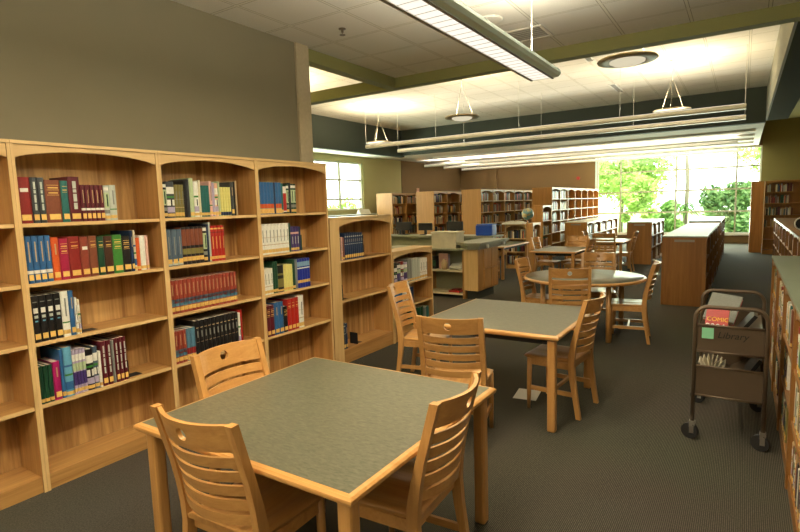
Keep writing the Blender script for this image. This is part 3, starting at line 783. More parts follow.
# ------------------------------------------------------------------ low and tall rows of cases
far_books = MB()      # the many small books on the far shelves
fr = random.Random(11)
FC = ['dark_red', 'brown', 'navy', 'black', 'cream', 'white', 'tan', 'teal', 'maroon', 'dark_green', 'gold', 'grey', 'steel_blue', 'orange', 'silver', 'dark_brown', 'tan', 'brown', 'cream']
def fill_far(loc, rz, W, D, zs, hmax, fill=.8, face=0, dens=1):
    """boxes standing on a shelf of a case at loc/rz"""
    ca, sa = math.cos(rz), math.sin(rz)
    for z in zs:
        if fr.random() > .94: continue
        x = .03; end = W*fill*fr.uniform(.75, 1.1); end = min(end, W-.04)
        while x < end:
            w = fr.uniform(.016, .045)*dens; h = hmax*fr.uniform(.68, .97); d = fr.uniform(.13, .19)
            y = .03+fr.uniform(0, .012)
            ya, yb = (y, y+d) if face == 0 else (D-y-d, D-y)
            ws = min(x+w-.001, end+.01)
            # rotate box corners
            i = far_books.mi(bmat(fr.choice(FC)))
            P = [(loc[0]+ca*px-sa*py, loc[1]+sa*px+ca*py, pz) for pz in (z, z+h) for px, py in ((x, ya), (ws, ya), (ws, yb), (x, yb))]
            vs = [far_books.bm.verts.new(p) for p in P]
            for q in ((0, 3, 2, 1), (4, 5, 6, 7), (0, 1, 5, 4), (1, 2, 6, 5), (2, 3, 7, 6), (3, 0, 4, 7)):
                far_books.bm.faces.new([vs[k] for k in q]).material_index = i
            x += w
            if fr.random() < .04: x += fr.uniform(.03, .12)
SHL = (.41, .72)
def low_row(x0, x1, y0, y1, n, rowname, H=1.1, top='case_lam', wd='red', group=None, shelves=SHL, edge=None, dbl=True, fills=(.85, .85), face='both', skipbooks=False, plate=True):
    """row running along Y; faces +X (face 0) and -X (face 1)"""
    L = (y1-y0)/n; D = x1-x0
    for k in range(n):
        o = bookcase(f'{ORD[k]} low unit from the near end of {rowname}', (x1, y0+k*L, 0), PI/2, L-.002, H, D, shelves, .08, group, dbl, wd, 0, top, edge, (.085, .025))
        if not skipbooks:
            H2 = [a+.022 for a in shelves]+[.082]
            fill_far((x1, y0+k*L, 0), PI/2, L, D, H2, .27, fills[0], 0)
            if dbl: fill_far((x1, y0+k*L, 0), PI/2, L, D, H2, .27, fills[1], 1)
        if k == 0 and plate:
            p = B(L*0+(-.006), 0-.0005, D*.27, D*.72, H-.09, H-.055).build('label_holder', M['grey_paint'], o)
low_row(-1.065, -.445, 9.3, 14.2, 5, 'the low right aisle row', group='low double sided bookcases of the right aisle', wd='red')
low_row(-1.14, -.45, 15.2, 18.8, 4, 'the low row nearest the window', group='low double sided bookcases nearest the window', wd='red')
low_row(-2.55, -1.95, 14.9, 17.4, 3, 'the short low row past the farthest table', group='short low double sided row', wd='red')
low_row(-4.28, -3.66, 15.3, 19.6, 5, 'the low row with cream arches', group='low row with cream edges', wd='amber', edge='case_white', top='case_white')
low_row(.68, 1.28, 7.6, 16.8, 10, 'the long low row at the far right', group='low cases at the far right', wd='red', top='red_x', edge='edge_x', plate=False)
def tall_row(x0, x1, y0, y1, n, rowname, group, wd='red', edge=None, top=None, H=2.13, shelves=(.40, .74, 1.08, 1.42, 1.76), fills=(.85, .85), last_empty=0):
    L = (y1-y0)/n; D = x1-x0
    for k in range(n):
        bookcase(f'{ORD[k]} tall unit from the near end of {rowname}', (x1, y0+k*L, 0), PI/2, L-.002, H, D, shelves, .10, group, True, wd, 0, top, edge, (.10, .03))
        f0 = fills[0]
        zs = [a+.022 for a in shelves]
        if k >= n-last_empty: zs = zs[:2]
        fill_far((x1, y0+k*L, 0), PI/2, L, D, zs, .27, f0, 0)
tall_row(-10.30, -9.67, 14.5, 18.1, 4, 'the leftmost tall double stack', 'leftmost tall double stack', 'honey')
tall_row(-8.75, -8.11, 14.5, 18.1, 4, 'the second tall double stack', 'second tall double stack', 'honey')
tall_row(-7.15, -6.52, 14.5, 20.9, 7, 'the tall double stack behind the blue bin', 'third tall double stack', 'honey', 'case_white')
tall_row(-5.47, -4.86, 16.0, 22.1, 7, 'the tall double stack beside the big window', 'fourth tall double stack', 'amber', 'case_white', last_empty=5)
# mid height stacks with the globe and open book
o = bookcase('waist high oak case facing the desk, globe and open book on top', (-5.16, 13.0, 0), 0, .55, 1.15, .30, (.42, .76), .10, None, False, 'oak')
fill_far((-5.16, 13.0, 0), 0, .55, .3, (.122, .442, .782), .24, 1.0, 0)
o = bookcase('waist high oak case side on with an arched opening, beside the globe case', (-4.43, 13.0, 0), PI/2, .62, 1.17, .17, (.42, .76), .10, None, False, 'oak')
fill_far((-4.43, 13.0, 0), PI/2, .62, .17, (.122, .442, .782), .24, .8, 0)
o = bookcase('shoulder high oak case with cream shelf edges behind the globe', (-4.66, 14.5, 0), PI/2, .80, 1.60, .30, (.42, .76, 1.15), .10, None, False, 'amber', 0, None, 'case_white')
fill_far((-4.66, 14.5, 0), PI/2, .80, .3, (.122, .442, .782, 1.172), .26, .8, 0)
# tall case by the window on the right: end panel of one, front of the next
XT, YT = .50, 18.5
bookcase('narrow tall amber bookcase end standing by the right edge of the window', (.18, 19.0, 0), 0, .31, 2.11, .55, (), .10, 'tall amber bookcases by the window', True, 'amber')
for o in list(bpy.data.objects):
    pass
blank = [x for x in bpy.data.objects if x.get('label', '').startswith('narrow tall amber')][0]
B(.0185, .2915, -.002, .012, .0, 2.0885).build('end_panel', M['amber_z'], blank)
bookcase('tall amber bookcase of small books facing the camera right of the window', (XT, YT, 0), 0, .92, 2.10, .32, (.40, .76, 1.10, 1.44, 1.76), .12, 'tall amber bookcases by the window', False, 'amber')
bookcase('tall amber bookcase at the right edge of the view, right of the window', (XT+.925, YT, 0), 0, .92, 2.10, .32, (.40, .76, 1.10, 1.44, 1.76), .12, 'tall amber bookcases by the window', False, 'amber')
for z in (.40, .76, 1.10, 1.44, 1.76):
    fill_far((XT, YT, 0), 0, .92, .32, (z+.0225,), .25, .72, 0)
    fill_far((XT+.925, YT, 0), 0, .92, .32, (z+.0225,), .25, .8, 0)

# right foreground low cases (face -X), front at x=.26
c6 = 'right aisle case'
NR = 5; LR = .92; RY = 6.40
RW = ['farthest', 'second', 'third', 'fourth', 'nearest']
rr = random.Random(21)
for k in range(NR):
    yb = RY-k*LR
    bookcase(f'{RW[k]} green topped low case of the right aisle, counted from the far end' if k else 'farthest green topped low case of the right aisle', (.262, yb, 0), -PI/2, LR-.002, 1.10, .62, (.395, .70), .09, 'green topped low cases at the right', True, 'red', 0, 'case_lam', None, (.10, .03))
    if k < 4:
        for si, z in enumerate((.091, .4175, .7225)):
            L = rr.uniform(.35, .8) if k != 2 else rr.uniform(.3, .5); n = max(5, int(L/.045)); specs = []
            if L > .82: L = .82
            for q in range(n):
                specs.append((1, rr.uniform(.7, 1.6), rr.uniform(.20, .26), rr.uniform(.17, .23), rr.choice(['cream', 'tan', 'dark_red', 'dark_grey', 'brown', 'teal', 'black', 'white', 'green', 'maroon', 'olive', 'silver']), rr.choice(['p', 'l_p', 'multi', 'greenbase', 'l_title'])))
            shelf_books(None, yb-.03, yb-.03-L, z, .262, specs, ['bottom shelf', 'middle shelf', 'upper shelf'][si], RW[k]+' '+c6, 'x-')
print('individual books', NB[0])
fb = far_books.build('books'); tag(fb, 'hundreds of small mixed books filling the distant tall and low bookcases', 'books', None, 'stuff')
# round black and white sign at far right
sg = thing('round_sign', 'small round black and white sign standing on the far right low row', 'sign', (.80, 10.6, 1.10))
sg.scale = (.8, .8, .8)
MB().tube([(0, -.012, .16), (0, .0, .16)], .12, None, 24, smooth=False).build('disc', M['black'], sg)
rg = MB().tube([(.12*math.cos(a), -.008, .16+.12*math.sin(a)) for a in [2*PI*k/28 for k in range(28)]], .014, None, 8, True).build('rim', M['paper'], sg)
B(-.03, .03, -.03, .03, 0, .045).build('foot', M['black'], sg)

# ------------------------------------------------------------------ globe and open book
gl = thing('globe', 'pale blue desk globe on the waist high case', 'globe', (-4.63, 13.16, 1.15))
def globem():
    m, nt, b, out = new_mat('globe map'); b.inputs['Roughness'].default_value = .35
    tc = nt.nodes.new('ShaderNodeTexCoord'); n = nt.nodes.new('ShaderNodeTexNoise'); n.inputs['Scale'].default_value = 9
    nt.links.new(tc.outputs['Object'], n.inputs['Vector'])
    cr = nt.nodes.new('ShaderNodeValToRGB'); cr.color_ramp.elements[0].position = .5; cr.color_ramp.elements[0].color = (.12, .28, .30, 1)
    cr.color_ramp.elements[1].position = .56; cr.color_ramp.elements[1].color = (.5, .42, .2, 1)
    nt.links.new(n.outputs['Fac'], cr.inputs[0]); nt.links.new(cr.outputs[0], b.inputs['Base Color']); return m
rr_ = .15; cz = .25
MB().lathe([(max(.0005, rr_*math.sin(PI*k/20)), cz-rr_*math.cos(PI*k/20)) for k in range(21)], (0, 0, 0), None, 28).build('sphere', globem(), gl)
MB().tube([((rr_+.012)*math.sin(a), 0, cz-(rr_+.012)*math.cos(a)) for a in [R(-10+10*k) for k in range(20)]], .006, None, 6).build('meridian_arm', M['steel'], gl)
MB().lathe([(.09, 0), (.09, .012), (.03, .03), (.012, .05), (.012, cz-rr_-.004)], (0, 0, 0), None, 20).build('stand', M['beech_z'], gl)
ob = thing('open_book', 'large open book with white pages lying on the waist high case', 'book', (-4.93, 13.02, 1.15))
ob.scale = (1.35, 1, 1.5)
for s in (-1, 1):
    pts = [(s*.001, .0), (s*.001, .03), (s*.04, .05), (s*.12, .046), (s*.2, .028), (s*.215, .012), (s*.215, 0)]
    if s < 0: pts = pts[::-1]
    MB().prism(pts, 'y', -.13, .13).build('page_block', M['paper'], ob)

# ------------------------------------------------------------------ service desk
dk = thing('service_desk', 'oak service desk with grey green counters in the middle distance', 'desk', (0, 0, 0))
# end cabinet
cb = MB(); cb.box(-4.13, -3.87, 8.46, 9.35, .16, .90)
cb.build('cabinet', M['oak_z'], dk)
MB().box(-4.13, -3.93, 8.55, 9.28, 0, .16).build('kickboard', M['kick'], dk)
for k in range(2):
    y = 8.68+k*.325
    for z0, z1 in ((.19, .53), (.545, .885)):
        B(-3.869, -3.852, y, y+.31, z0, z1).build('door', M['oak_z'], dk)
B(-4.14, -3.875, 8.442, 8.459, .165, .895).build('front_panel', M['edge_z'], dk)
ct = MB(); ct.prism([(-4.34, 8.55), (-4.05, 8.32), (-3.80, 8.40), (-3.80, 9.75), (-4.34, 9.75)], 'z', .975, 1.02, M['counter_green'])
ct.prism([(-4.28, 8.58), (-4.03, 8.36), (-3.84, 8.43), (-3.84, 9.7), (-4.28, 9.7)], 'z', .901, .974, M['counter_green'])
ct.build('counter_top', None, dk)
for y in (8.75, 9.5):
    MB().tube([(-3.83, y, .94), (-3.80, y, .94)], .035, None, 14, smooth=False).build('knob', M['white_paint'], dk)
# open shelf unit facing the camera
us = MB(); us.box(-5.02, -4.98, 8.5, 8.95, 0, .87); us.box(-4.20, -4.145, 8.5, 8.95, 0, .87)
us.build('side_panel', M['oak_z'], dk)
B(-4.98, -4.2, 8.93, 8.95, .03, .87).build('back_panel', M['panel_green'], dk)
for z in (.06, .48): B(-4.979, -4.201, 8.51, 8.93, z, z+.03).build('shelf', M['case_white'], dk)
B(-5.9, -4.15, 8.46, 9.0, .871, .905).build('counter_top', M['counter_green'], dk)
B(-5.9, -5.03, 8.5, 8.95, 0, .87).build('cabinet', M['panel_green'], dk)
# rear run with raised transaction ledge
B(-7.6, -4.45, 10.35, 10.45, 0, .98).build('front_panel', M['panel_green'], dk)
B(-7.7, -4.35, 10.25, 10.85, .981, 1.02).build('counter_top', M['counter_green'], dk)
B(-7.6, -7.5, 8.6, 10.34, 0, .98).build('front_panel', M['panel_green'], dk)
B(-7.75, -7.35, 8.5, 10.24, .981, 1.02).build('counter_top', M['counter_green'], dk)
B(-7.48, -5.92, 8.7, 9.3, .70, .735).build('work_top', M['counter_green'], dk)
B(-7.48, -5.95, 9.28, 9.30, 0, .70).build('front_panel', M['panel_green'], dk)

def monitor(label, x, y, z, w, h, rz=0):
    t = thing('monitor', label, 'monitor', (x, y, z), rz, 'monitors on the service desk')
    B(-w/2, w/2, -.02, .03, .10, .10+h, None, .006).build('screen_housing', M['black'], t)
    B(-.03, .03, -.01, .02, .01, .12).build('neck', M['black'], t)
    B(-.11, .11, -.08, .09, 0, .012).build('foot', M['black'], t)
    return t
monitor('black computer monitor on the rear counter, left of the white paper box', -6.18, 10.62, 1.021, .36, .17)
monitor('black computer monitor on the rear counter behind the white paper box', -5.42, 10.62, 1.021, .40, .20)
monitor('black computer monitor half hidden behind the mid height bookcase', -6.78, 10.62, 1.021, .42, .20)
pb = thing('paper_box', 'mottled white box standing on the desk beside the raised counter', 'box', (-4.585, 8.72, .905))
B(-.27, .24, -.16, .16, 0, .27).build('box_body', M['stone_box'], pb)
MB().box(-.28, .25, -.17, .17, .271, .30).build('lid', M['stone_box'], pb)
bn = thing('storage_bin', 'bright blue plastic bin on the raised desk counter', 'bin', (-4.61, 10.50, 1.02))
MB().box(-.19, .19, -.13, .13, 0, .22, None, .02).build('bin_body', M['blue_plastic'], bn)
MB().box(-.16, .20, -.14, .14, .221, .245, None, .006).build('rim', M['blue_plastic'], bn)
# things on the open shelf
o = B(-.07, .07, -.09, .09, 0, .23, M['black']); o.box(-.075, .075, -.095, -.09, .06, .16, bmat('dark_green')); o = o.build('storage_tin', None, None, (-4.87, 8.68, .511)); tag(o, 'dark green box at the left of the desk shelf', 'box')
mg = thing('magazine_holder', 'magazine with a pink cover standing on the desk shelf', 'magazine', (-4.66, 8.70, .511))
B(-.10, .09, -.05, -.03, 0, .29, bmat('pink')).build('cover', None, mg); B(-.095, .085, -.03, .05, 0, .27, bmat('lilac')).build('pages', None, mg)
o = MB().lathe([(.045, 0), (.055, .02), (.06, .12), (.035, .16), (.035, .19)], (0, 0, 0), bmat('tan'), 16).build('jar', None, None, (-4.60, 8.57, .511)); tag(o, 'small tan jar in front of the pink magazine', 'jar')
pw_ = thing('paper_stack', 'loose white papers leaning on the desk shelf', 'papers', (-4.36, 8.62, .511))
for k, (a, h) in enumerate(((.25, .02), (-.3, .045), (.1, .07))):
    q = B(-.12, .12, -.08, .1, h, h+.02).build('sheets', M['paper'], pw_); q.rotation_euler = (.15*k, .2-.15*k, a)
o = B(-.11, .11, -.1, .1, 0, .03, bmat('red')); o.box(-.06, .08, -.08, .08, .031, .055, bmat('dark_red')); o = o.build('folder_stack', None, None, (-4.42, 8.68, .091)); tag(o, 'red folders lying on the bottom desk shelf', 'folder')
o = B(-.14, .14, -.1, .1, 0, .012).build('paper_sheet', M['paper'], None, (-5.95, 10.55, 1.021), .3); tag(o, 'white paper lying on the rear counter between the monitors', 'paper')

# study table right of the desk with its chair
rect_table('wooden study table beyond the end of the service desk', -5.25, -4.38, 10.95, 12.6, 'far tables', 'rectangular_table')
chair(-4.80, 10.72, 0, 'slat back wooden chair between the service desk and the study table', g4)

# green low case and sign below the small left window
lw_ = thing('low_cabinet', 'low green topped cabinet below the small left window', 'cabinet', (-10.6, 13.6, 0))
B(-.35, .3, -2.5, 1.6, 0, 1.42).build('body', M['panel_green'], lw_)
B(-.38, .33, -2.53, 1.63, 1.421, 1.47).build('top_panel', M['case_lam'], lw_)
o = B(-.01, .01, -.3, .3, 0, .16).build('sign_card', M['paper'], None, (-9.9, 12.4, 1.32)); 
bpy.data.objects.remove(o)
o = MB().prism([(-.1, 0), (.1, 0), (.01, .16), (-.01, .16)], 'y', -.28, .28).build('sign_card', M['paper'], None, (-10.4, 13.9, 1.4705)); tag(o, 'white folded card on the cabinet below the small left window', 'card')
# exit sign, thermostat, red alarm
o = B(-.10, .10, -.02, 0, -.10, .12); o = o.build('wall_sign', plain('pale pink sign', (.8, .45, .3), .6), None, (0, 0, 0))
o.location = (XF+.02, 18.6, 2.28); o.rotation_euler.z = -PI/2; tag(o, 'small pale pink notice on the brown wall above the tall stacks', 'sign')
o = MB().tube([(0, 0, 0), (0, -.05, 0)], .07, bmat('red'), 16).build('fire_alarm', None, None, (-5.75, YW-.001, 2.62)); tag(o, 'small red fire alarm on the brown wall left of the window', 'alarm')

# ------------------------------------------------------------------ book cart
ck = thing('book_cart', 'brown steel book cart with a green sticky note by the right aisle', 'cart', (-.043, 4.5, 0))
hw, hl = .207, .385
for s, nm in ((-1, 'end_frame'), (1, 'end_frame')):
    y = s*hl
    pts = [(-hw, y, .13), (-hw, y, .87)]
    pts += [(-hw+.075-.075*math.cos(a), y, .87+.082*math.sin(a)) for a in [R(15*k) for k in range(1, 6)]]
    pts += [(-hw+.08, y, .952), (hw-.08, y, .952)]
    pts += [(hw-.075+.075*math.sin(a), y, .87+.082*math.cos(a)) for a in [R(15*k) for k in range(1, 6)]]
    pts += [(hw, y, .87), (hw, y, .13)]
    MB().tube(pts, .0135, None, 12).build(nm, M['metal_brown'], ck)
    for z0, z1 in ((.64, .825), (.325, .535)):
        B(-hw+.014, hw-.014, y-.003, y+.003, z0, z1).build('end_panel', M['metal_brown'], ck)
        for z in (z0, z1): MB().tube([(-hw+.012, y-.004, z), (hw-.012, y-.004, z)], .008, None, 8).build('rail', M['metal_brown'], ck)
def vshelf(z):
    mb = MB()
    mb.prism([(-hw+.02, z+.12), (0, z), (hw-.02, z+.12), (hw-.02, z+.126), (0, z+.006), (-hw+.02, z+.126)], 'y', -hl+.006, hl-.006)
    return mb
for z in (.655, .345): vshelf(z).build('shelf', M['metal_brown'], ck)
for sx in (-1, 1):
    for sy in (-1, 1):
        x, y = sx*hw, sy*hl
        c = MB(); c.box(x-.018, x+.018, y-.02, y+.02, .085, .131); c.box(x-.016, x+.012, y-.024, y-.019, .045, .10); c.box(x-.016, x+.012, y+.019, y+.024, .045, .10)
        f = c.build('caster', M['steel'], ck)
        wc = Vector((x-.012, y-.0, .055)); ax_ = Vector((.35, 1, 0)).normalized()*.014
        MB().tube([wc-ax_, wc+ax_], .055, None, 22, smooth=False).build('wheel', M['rubber'], f)
nt_ = B(-.165, -.095, -hl-.0135, -hl-.012, .735, .81).build('sticky_note', M['green_note'], ck); nt_['label'] = 'green sticky note'
def lettering(txt, size, mat, parent, loc, rot, name, ext=.0008, shear=0, align='LEFT'):
    cu = bpy.data.curves.new(name, 'FONT'); cu.body = txt; cu.size = size; cu.extrude = ext; cu.shear = shear; cu.align_x = align
    tmp = bpy.data.objects.new('tmp', cu); COL.objects.link(tmp)
    bpy.context.view_layer.update()
    me = bpy.data.meshes.new_from_object(tmp.evaluated_get(bpy.context.evaluated_depsgraph_get()))
    COL.objects.unlink(tmp); bpy.data.objects.remove(tmp)
    me.materials.clear(); me.materials.append(mat)
    o = bpy.data.objects.new(name, me); COL.objects.link(o); o.parent = parent; o.location = loc; o.rotation_euler = rot
    return o
lettering('Library', .062, M['black'], ck, (-.075, -hl-.006, .745), (PI/2, 0, 0), 'lettering', .0008, .25)
# books on the cart
bx = thing('comic_book', 'red book with large white 900A title lying on top of the cart', 'book', (-.125, 4.24, .845))
bx.rotation_euler = (R(60), R(0), R(-8)); bx.scale = (.82, .82, .82)
B(-.085, .085, -.12, .12, -.012, .012, bmat('red')).build('cover', None, bx)
B(-.083, .0865, -.118, .118, -.009, .009).build('pages', M['pages'], bx)
lettering('COMIC', .05, plain('yellow ink', (.9, .55, .03), .6), bx, (-.075, -.02, .0125), (0, 0, 0), 'lettering')
lettering('900A', .075, plain('white ink', (.9, .9, .86), .6), bx, (-.082, -.095, .0125), (0, 0, 0), 'lettering', .0008)
b2 = thing('paperback_book', 'grey book with cream pages behind the red one on the cart', 'book', (-.10, 4.52, .875))
b2.rotation_euler = (R(38), R(6), R(-10))
MB().box(-.10, .10, -.13, .13, .012, .016, bmat('grey')).box(-.10, .10, -.13, .13, -.016, -.012, bmat('red')).build('cover', None, b2)
B(-.097, .097, -.127, .127, -.012, .012).build('pages', M['paper'], b2)
b3 = B(-.011, .013, -.14, .14, -.08, .09, bmat('black')).build('book', None, None, (.05, 4.45, .80), 0); b3.rotation_euler = (0, R(35), 0)
tag(b3, 'black book leaning at the right of the cart top shelf', 'book')
b4 = B(-.012, .012, -.16, .16, -.08, .08, bmat('black')).build('book', None, None, (.10, 4.45, .50), 0); b4.rotation_euler = (0, R(30), 0)
tag(b4, 'black book on the lower shelf of the cart', 'book')
b5 = MB()
for k in range(7):
    a = R(-40+14*k); d = Vector((math.sin(a), 0, math.cos(a)))
    q = Vector((-.02, 0, .0)); s = Vector((d.z, 0, -d.x))*.003
    b5.prism([((q-s).x, (q-s).z), ((q+s).x, (q+s).z), ((q+s+d*.12).x, (q+s+d*.12).z), ((q-s+d*.12).x, (q-s+d*.12).z)], 'y', -.08, .08)
o = b5.build('open_pages_book', M['pages'], None, (-.13, 4.30, .44)); tag(o, 'book with splayed cream pages on the cart lower shelf', 'book')

# paper on the floor
o = B(-.10, .10, -.13, .13, 0, .0015).build('paper_sheet', M['paper'], None, (-1.555, 4.40, .0), R(8)); tag(o, 'white sheet of paper lying on the carpet under the middle table', 'paper')

# ------------------------------------------------------------------ ceiling things
lt = thing('linear_pendant_light', 'long pale green linear ceiling light hanging over the nearest table', 'light', (-1.47, 2.2, 2.75), 0)
Lh = 2.4
sec = [(-.115, 0), (-.115, .025), (-.10, .05), (.0, .085), (.10, .075), (.135, .05), (.145, .02), (.13, -.005), (.085, -.012), (.08, 0)]
MB().prism(sec, 'y', -4.0, Lh).build('housing', M['pale_green_paint'], lt)
B(-.1155, -.095, -4.0, Lh, -.012, -.0005).build('side_rail', M['grey_paint'], lt)
B(.068, .084, -4.0, Lh, -.020, -.0125).build('side_rail', M['grey_paint'], lt)
B(-.094, .066, -4.0, Lh-.01, -.006, -.001).build('lens', M['lens'], lt)
lv = MB()
y = -3.9
while y < Lh: lv.box(-.094, .066, y, y+.002, -.010, -.0065); y += .09
lv.box(-.094, -.091, -3.95, Lh-.02, -.0105, -.0062); lv.box(.063, .066, -3.95, Lh-.02, -.0105, -.0062)
lv.build('louvre', M['white_paint'], lt)
for y in (-3.2, -.6, 2.0):
    MB().tube([(.03, y, .08), (.03, y, .649)], .004, None, 6).build('rod', M['white_paint'], lt)

def pendant(label, x, y, zr, dia, sc=1):
    t = thing('ring_pendant_light', label, 'light', (x, y, zr), 0, 'ring pendant lights under the tray ceiling')
    r = dia/2
    MB().lathe([(r*.62, .01), (r*.70, .045), (r*.98, .03), (r, .018), (r*.97, .008), (r*.72, 0), (r*.62, .01)], (0, 0, 0), None, 40).build('ring', M['ring_tan'], t)
    MB().lathe([(.01, -.045), (r*.25, -.042), (r*.45, -.028), (r*.58, -.005), (r*.60, .03), (r*.56, .03), (r*.4, -.01), (.01, -.02)], (0, 0, 0), None, 36).build('bowl', M['bowl_glow'], t)
    w = MB()
    for k in range(3):
        a = R(30+120*k); w.tube([(r*.66*math.cos(a), r*.66*math.sin(a), .04), (.02*math.cos(a), .02*math.sin(a), (ZT-zr)*.62)], .0028, None, 5)
    w.tube([(0, 0, (ZT-zr)*.62-.01), (0, 0, ZT-zr-.03)], .005, None, 6)
    w.build('hanger', M['grey_paint'], t)
    MB().lathe([(.05, ZT-zr-.03), (.07, ZT-zr-.001)], (0, 0, 0), None, 16).build('ceiling_cup', M['white_paint'], t)
    ld = bpy.data.lights.new('uplight', 'AREA'); ld.shape = 'DISK'; ld.size = r*1.0; ld.energy = PEND; ld.color = (1, .80, .50)
    lo = bpy.data.objects.new('uplight', ld); COL.objects.link(lo); lo.parent = t; lo.location = (0, 0, .05); lo.rotation_euler = (PI, 0, 0)
    return t
PEND = 60
pendant('large ring pendant light just behind the ceiling beam', -1.22, 6.95, 3.32, .68)
pendant('ring pendant light in front of the big window', -1.20, 11.4, 3.32, .66)
pendant('ring pendant light in the middle over the service desk', -4.55, 9.3, 3.32, .66)
pendant('ring pendant light at the far left corner of the tray ceiling', -7.95, 11.4, 3.32, .68)
pendant('unseen ring pendant light added behind the block column to brighten the ceiling', -7.2, 5.2, 3.42, .66)  # out of view, added to light the ceiling seen past the column
PEND = 330
pendant('unseen ring pendant light added far left behind the column to brighten the ceiling', -8.3, 7.3, 3.5, .66)  # strong unseen pendant, added to whiten the ceiling above the beam

def baffle(label, x0, x1, y, z):
    t = thing('linear_ceiling_lamp', label, 'light', ((x0+x1)/2, y, z), 0, 'long white linear lamps across the far ceiling')
    L = (x1-x0)/2
    MB().prism([(-.055, 0), (.055, 0), (.065, .03), (.05, .085), (-.05, .085), (-.065, .03)], 'x', -L, L).build('housing', M['white_paint'], t)
    B(-L+.03, L-.03, -.04, .04, .086, .092).build('lamp_strip', M['lens'], t)
    w = MB(); top = (ZT if y < 15.5 else ZL+.018)
    n = 5
    for k in range(n):
        x = -L+.02+(2*L-.04)*k/(n-1); MB().tube([(x, -.048, .08), (x, -.048, top-z-.001)], .003, None, 5).build('hanger', M['white_paint'], t)
    ld = bpy.data.lights.new('uplight', 'AREA'); ld.shape = 'RECTANGLE'; ld.size = 2*L-.1; ld.size_y = .08; ld.energy = SLAT; ld.color = (1, .9, .72)
    lo = bpy.data.objects.new('uplight', ld); COL.objects.link(lo); lo.parent = t; lo.location = (0, 0, .10); lo.rotation_euler = (PI, 0, 0)
    return t
SLAT = 30
baffle('nearest of the long white linear lamps below the dark soffit', -8.17, -.02, 11.15, 3.19)
baffle('second nearest long white linear lamp below the dark soffit', -8.17, -.02, 12.65, 3.19)
SLAT = 110
baffle('third long white linear lamp, first beyond the dark soffit', -10.6, -.2, 18.3, 3.19)
baffle('fourth long white linear lamp, just before the window', -10.6, -.2, 19.9, 3.19)
baffle('fifth long white linear lamp, nearest the window wall', -10.6, -.2, 21.6, 3.19)

def ceil_item(kind, label, x, y, z, **k):
    if kind == 'sprinkler':
        mb = MB(); mb.lathe([(.035, 0), (.035, -.006), (.012, -.008), (.012, -.035), (.004, -.04), (.004, -.055), (.028, -.056), (.028, -.06)], (0, 0, 0), None, 16)
        o = mb.build('sprinkler', M['metal_brown'], None, (x, y, z)); tag(o, label, 'sprinkler', 'ceiling sprinklers')
    elif kind == 'speaker':
        o = MB().lathe([(.12, 0), (.12, -.008), (.10, -.012), (.01, -.014)], (0, 0, 0), None, 28).build('ceiling_speaker', M['white_paint'], None, (x, y, z)); tag(o, label, 'speaker', 'round ceiling fittings')
    elif kind == 'vent':
        w, l = k['w'], k['l']; t = thing('air_vent', label, 'vent', (x, y, z), 0, 'ceiling air vents')
        fr_ = MB(); fr_.box(-w, w, -l, -l+.03, -.01, 0); fr_.box(-w, w, l-.03, l, -.01, 0); fr_.box(-w, -w+.03, -l+.03, l-.03, -.01, 0); fr_.box(w-.03, w, -l+.03, l-.03, -.01, 0)
        fr_.build('frame', M['white_paint'], t)
        s = MB(); n = max(2, int((2*l-.06)/.05))
        for i in range(n):
            yy = -l+.03+(2*l-.06)*(i+.5)/n; s.box(-w+.03, w-.03, yy-.012, yy+.012, -.008, -.002)
        s.build('slats', M['grey_paint'], t)
ceil_item('sprinkler', 'dark sprinkler head on the near ceiling above the wall bookcases', -3.28, 4.15, ZN)
ceil_item('sprinkler', 'dark sprinkler head on the side of the right bulkhead ceiling', -.1, 8.6, ZT)
ceil_item('speaker', 'round white speaker in the near ceiling right of the linear light', -2.04, 4.80, ZN)
ceil_item('vent', 'square air vent in the near ceiling beside the linear light', -1.98, 5.43, ZN, w=.28, l=.20)
ceil_item('speaker', 'round white speaker in the tray ceiling above the right ring pendant', -.75, 8.0, ZT)
ceil_item('speaker', 'round white speaker in the tray ceiling close behind the beam', -1.6, 7.6, ZT)
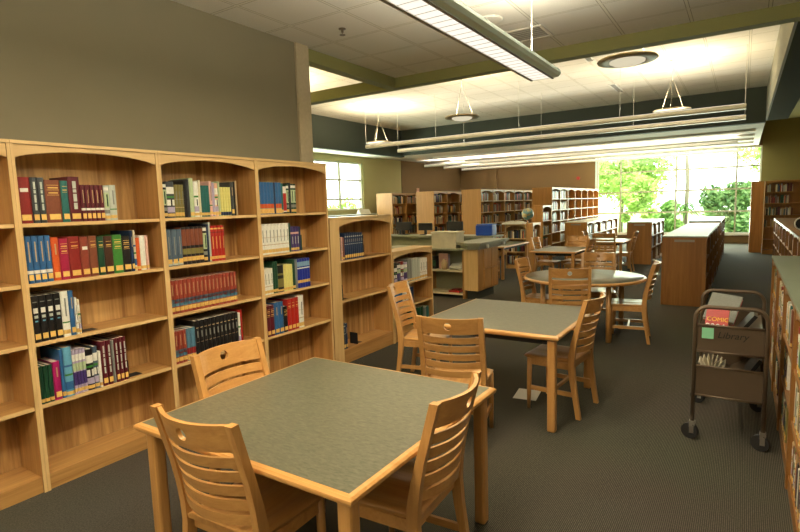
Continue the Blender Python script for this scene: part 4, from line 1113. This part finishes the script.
ceil_item('vent', 'slot air vent in the tray ceiling behind the large ring pendant', -2.45, 9.9, ZT, w=.08, l=.55)
ceil_item('vent', 'slot air vent in the tray ceiling deeper behind the large ring pendant', -2.55, 13.3, ZT, w=.08, l=.55)

# ------------------------------------------------------------------ lights
def area(name, loc, rot, sx, sy, e, col):
    ld = bpy.data.lights.new(name, 'AREA'); ld.shape = 'RECTANGLE'; ld.size = sx; ld.size_y = sy; ld.energy = e; ld.color = col
    o = bpy.data.objects.new(name, ld); COL.objects.link(o); o.location = loc; o.rotation_euler = rot; return o
WARM = (1, .83, .56)
area('linear_lamp', (-1.485, 1.4, 2.738), (0, 0, 0), .15, 6.3, 105, WARM)
area('linear_lamp_up', (-1.47, .4, 2.85), (PI, 0, 0), .12, 7.8, 255, (1, .88, .68))
# unseen fill lamps without fixtures, added to the right and behind the camera
area('fill_lamp', (1.9, .6, 2.74), (0, 0, 0), .15, 6, 10, WARM)
area('fill_lamp_up', (1.9, .6, 2.85), (PI, 0, 0), .15, 6, 60, WARM)
area('fill_lamp', (-1.5, -2.2, 2.9), (R(25), 0, 0), 3.5, .5, 40, WARM)
# window daylight
area('window_daylight', (-2.27, YW-.12, 1.95), (R(-90), 0, 0), 5.4, 2.9, 300, (.86, 1, .78)).data.cycles.is_portal = False
area('window_ground_bounce', (-2.27, YW-.14, .7), (R(-118), 0, 0), 5.2, .6, 190, (.92, 1, .82))
area('side_window_daylight', (XF+.06, 13.1, 2.45), (0, R(-90), 0), 1.5, 3.5, 100, (.92, 1, .86))
W = bpy.data.worlds.new('sky'); S.world = W; W.use_nodes = True
bg = W.node_tree.nodes['Background']; bg.inputs[0].default_value = (.95, 1, .97, 1); bg.inputs[1].default_value = 4.5
sd = bpy.data.lights.new('sun', 'SUN'); sd.energy = 14; sd.angle = R(2); sd.color = (1, .96, .85)
so = bpy.data.objects.new('sun', sd); COL.objects.link(so); so.rotation_euler = (R(38), R(14), 0)

vs = S.view_settings; vs.view_transform = 'Standard'; vs.look = 'None'; vs.gamma = 1; vs.use_curve_mapping = False; vs.exposure = 0.0
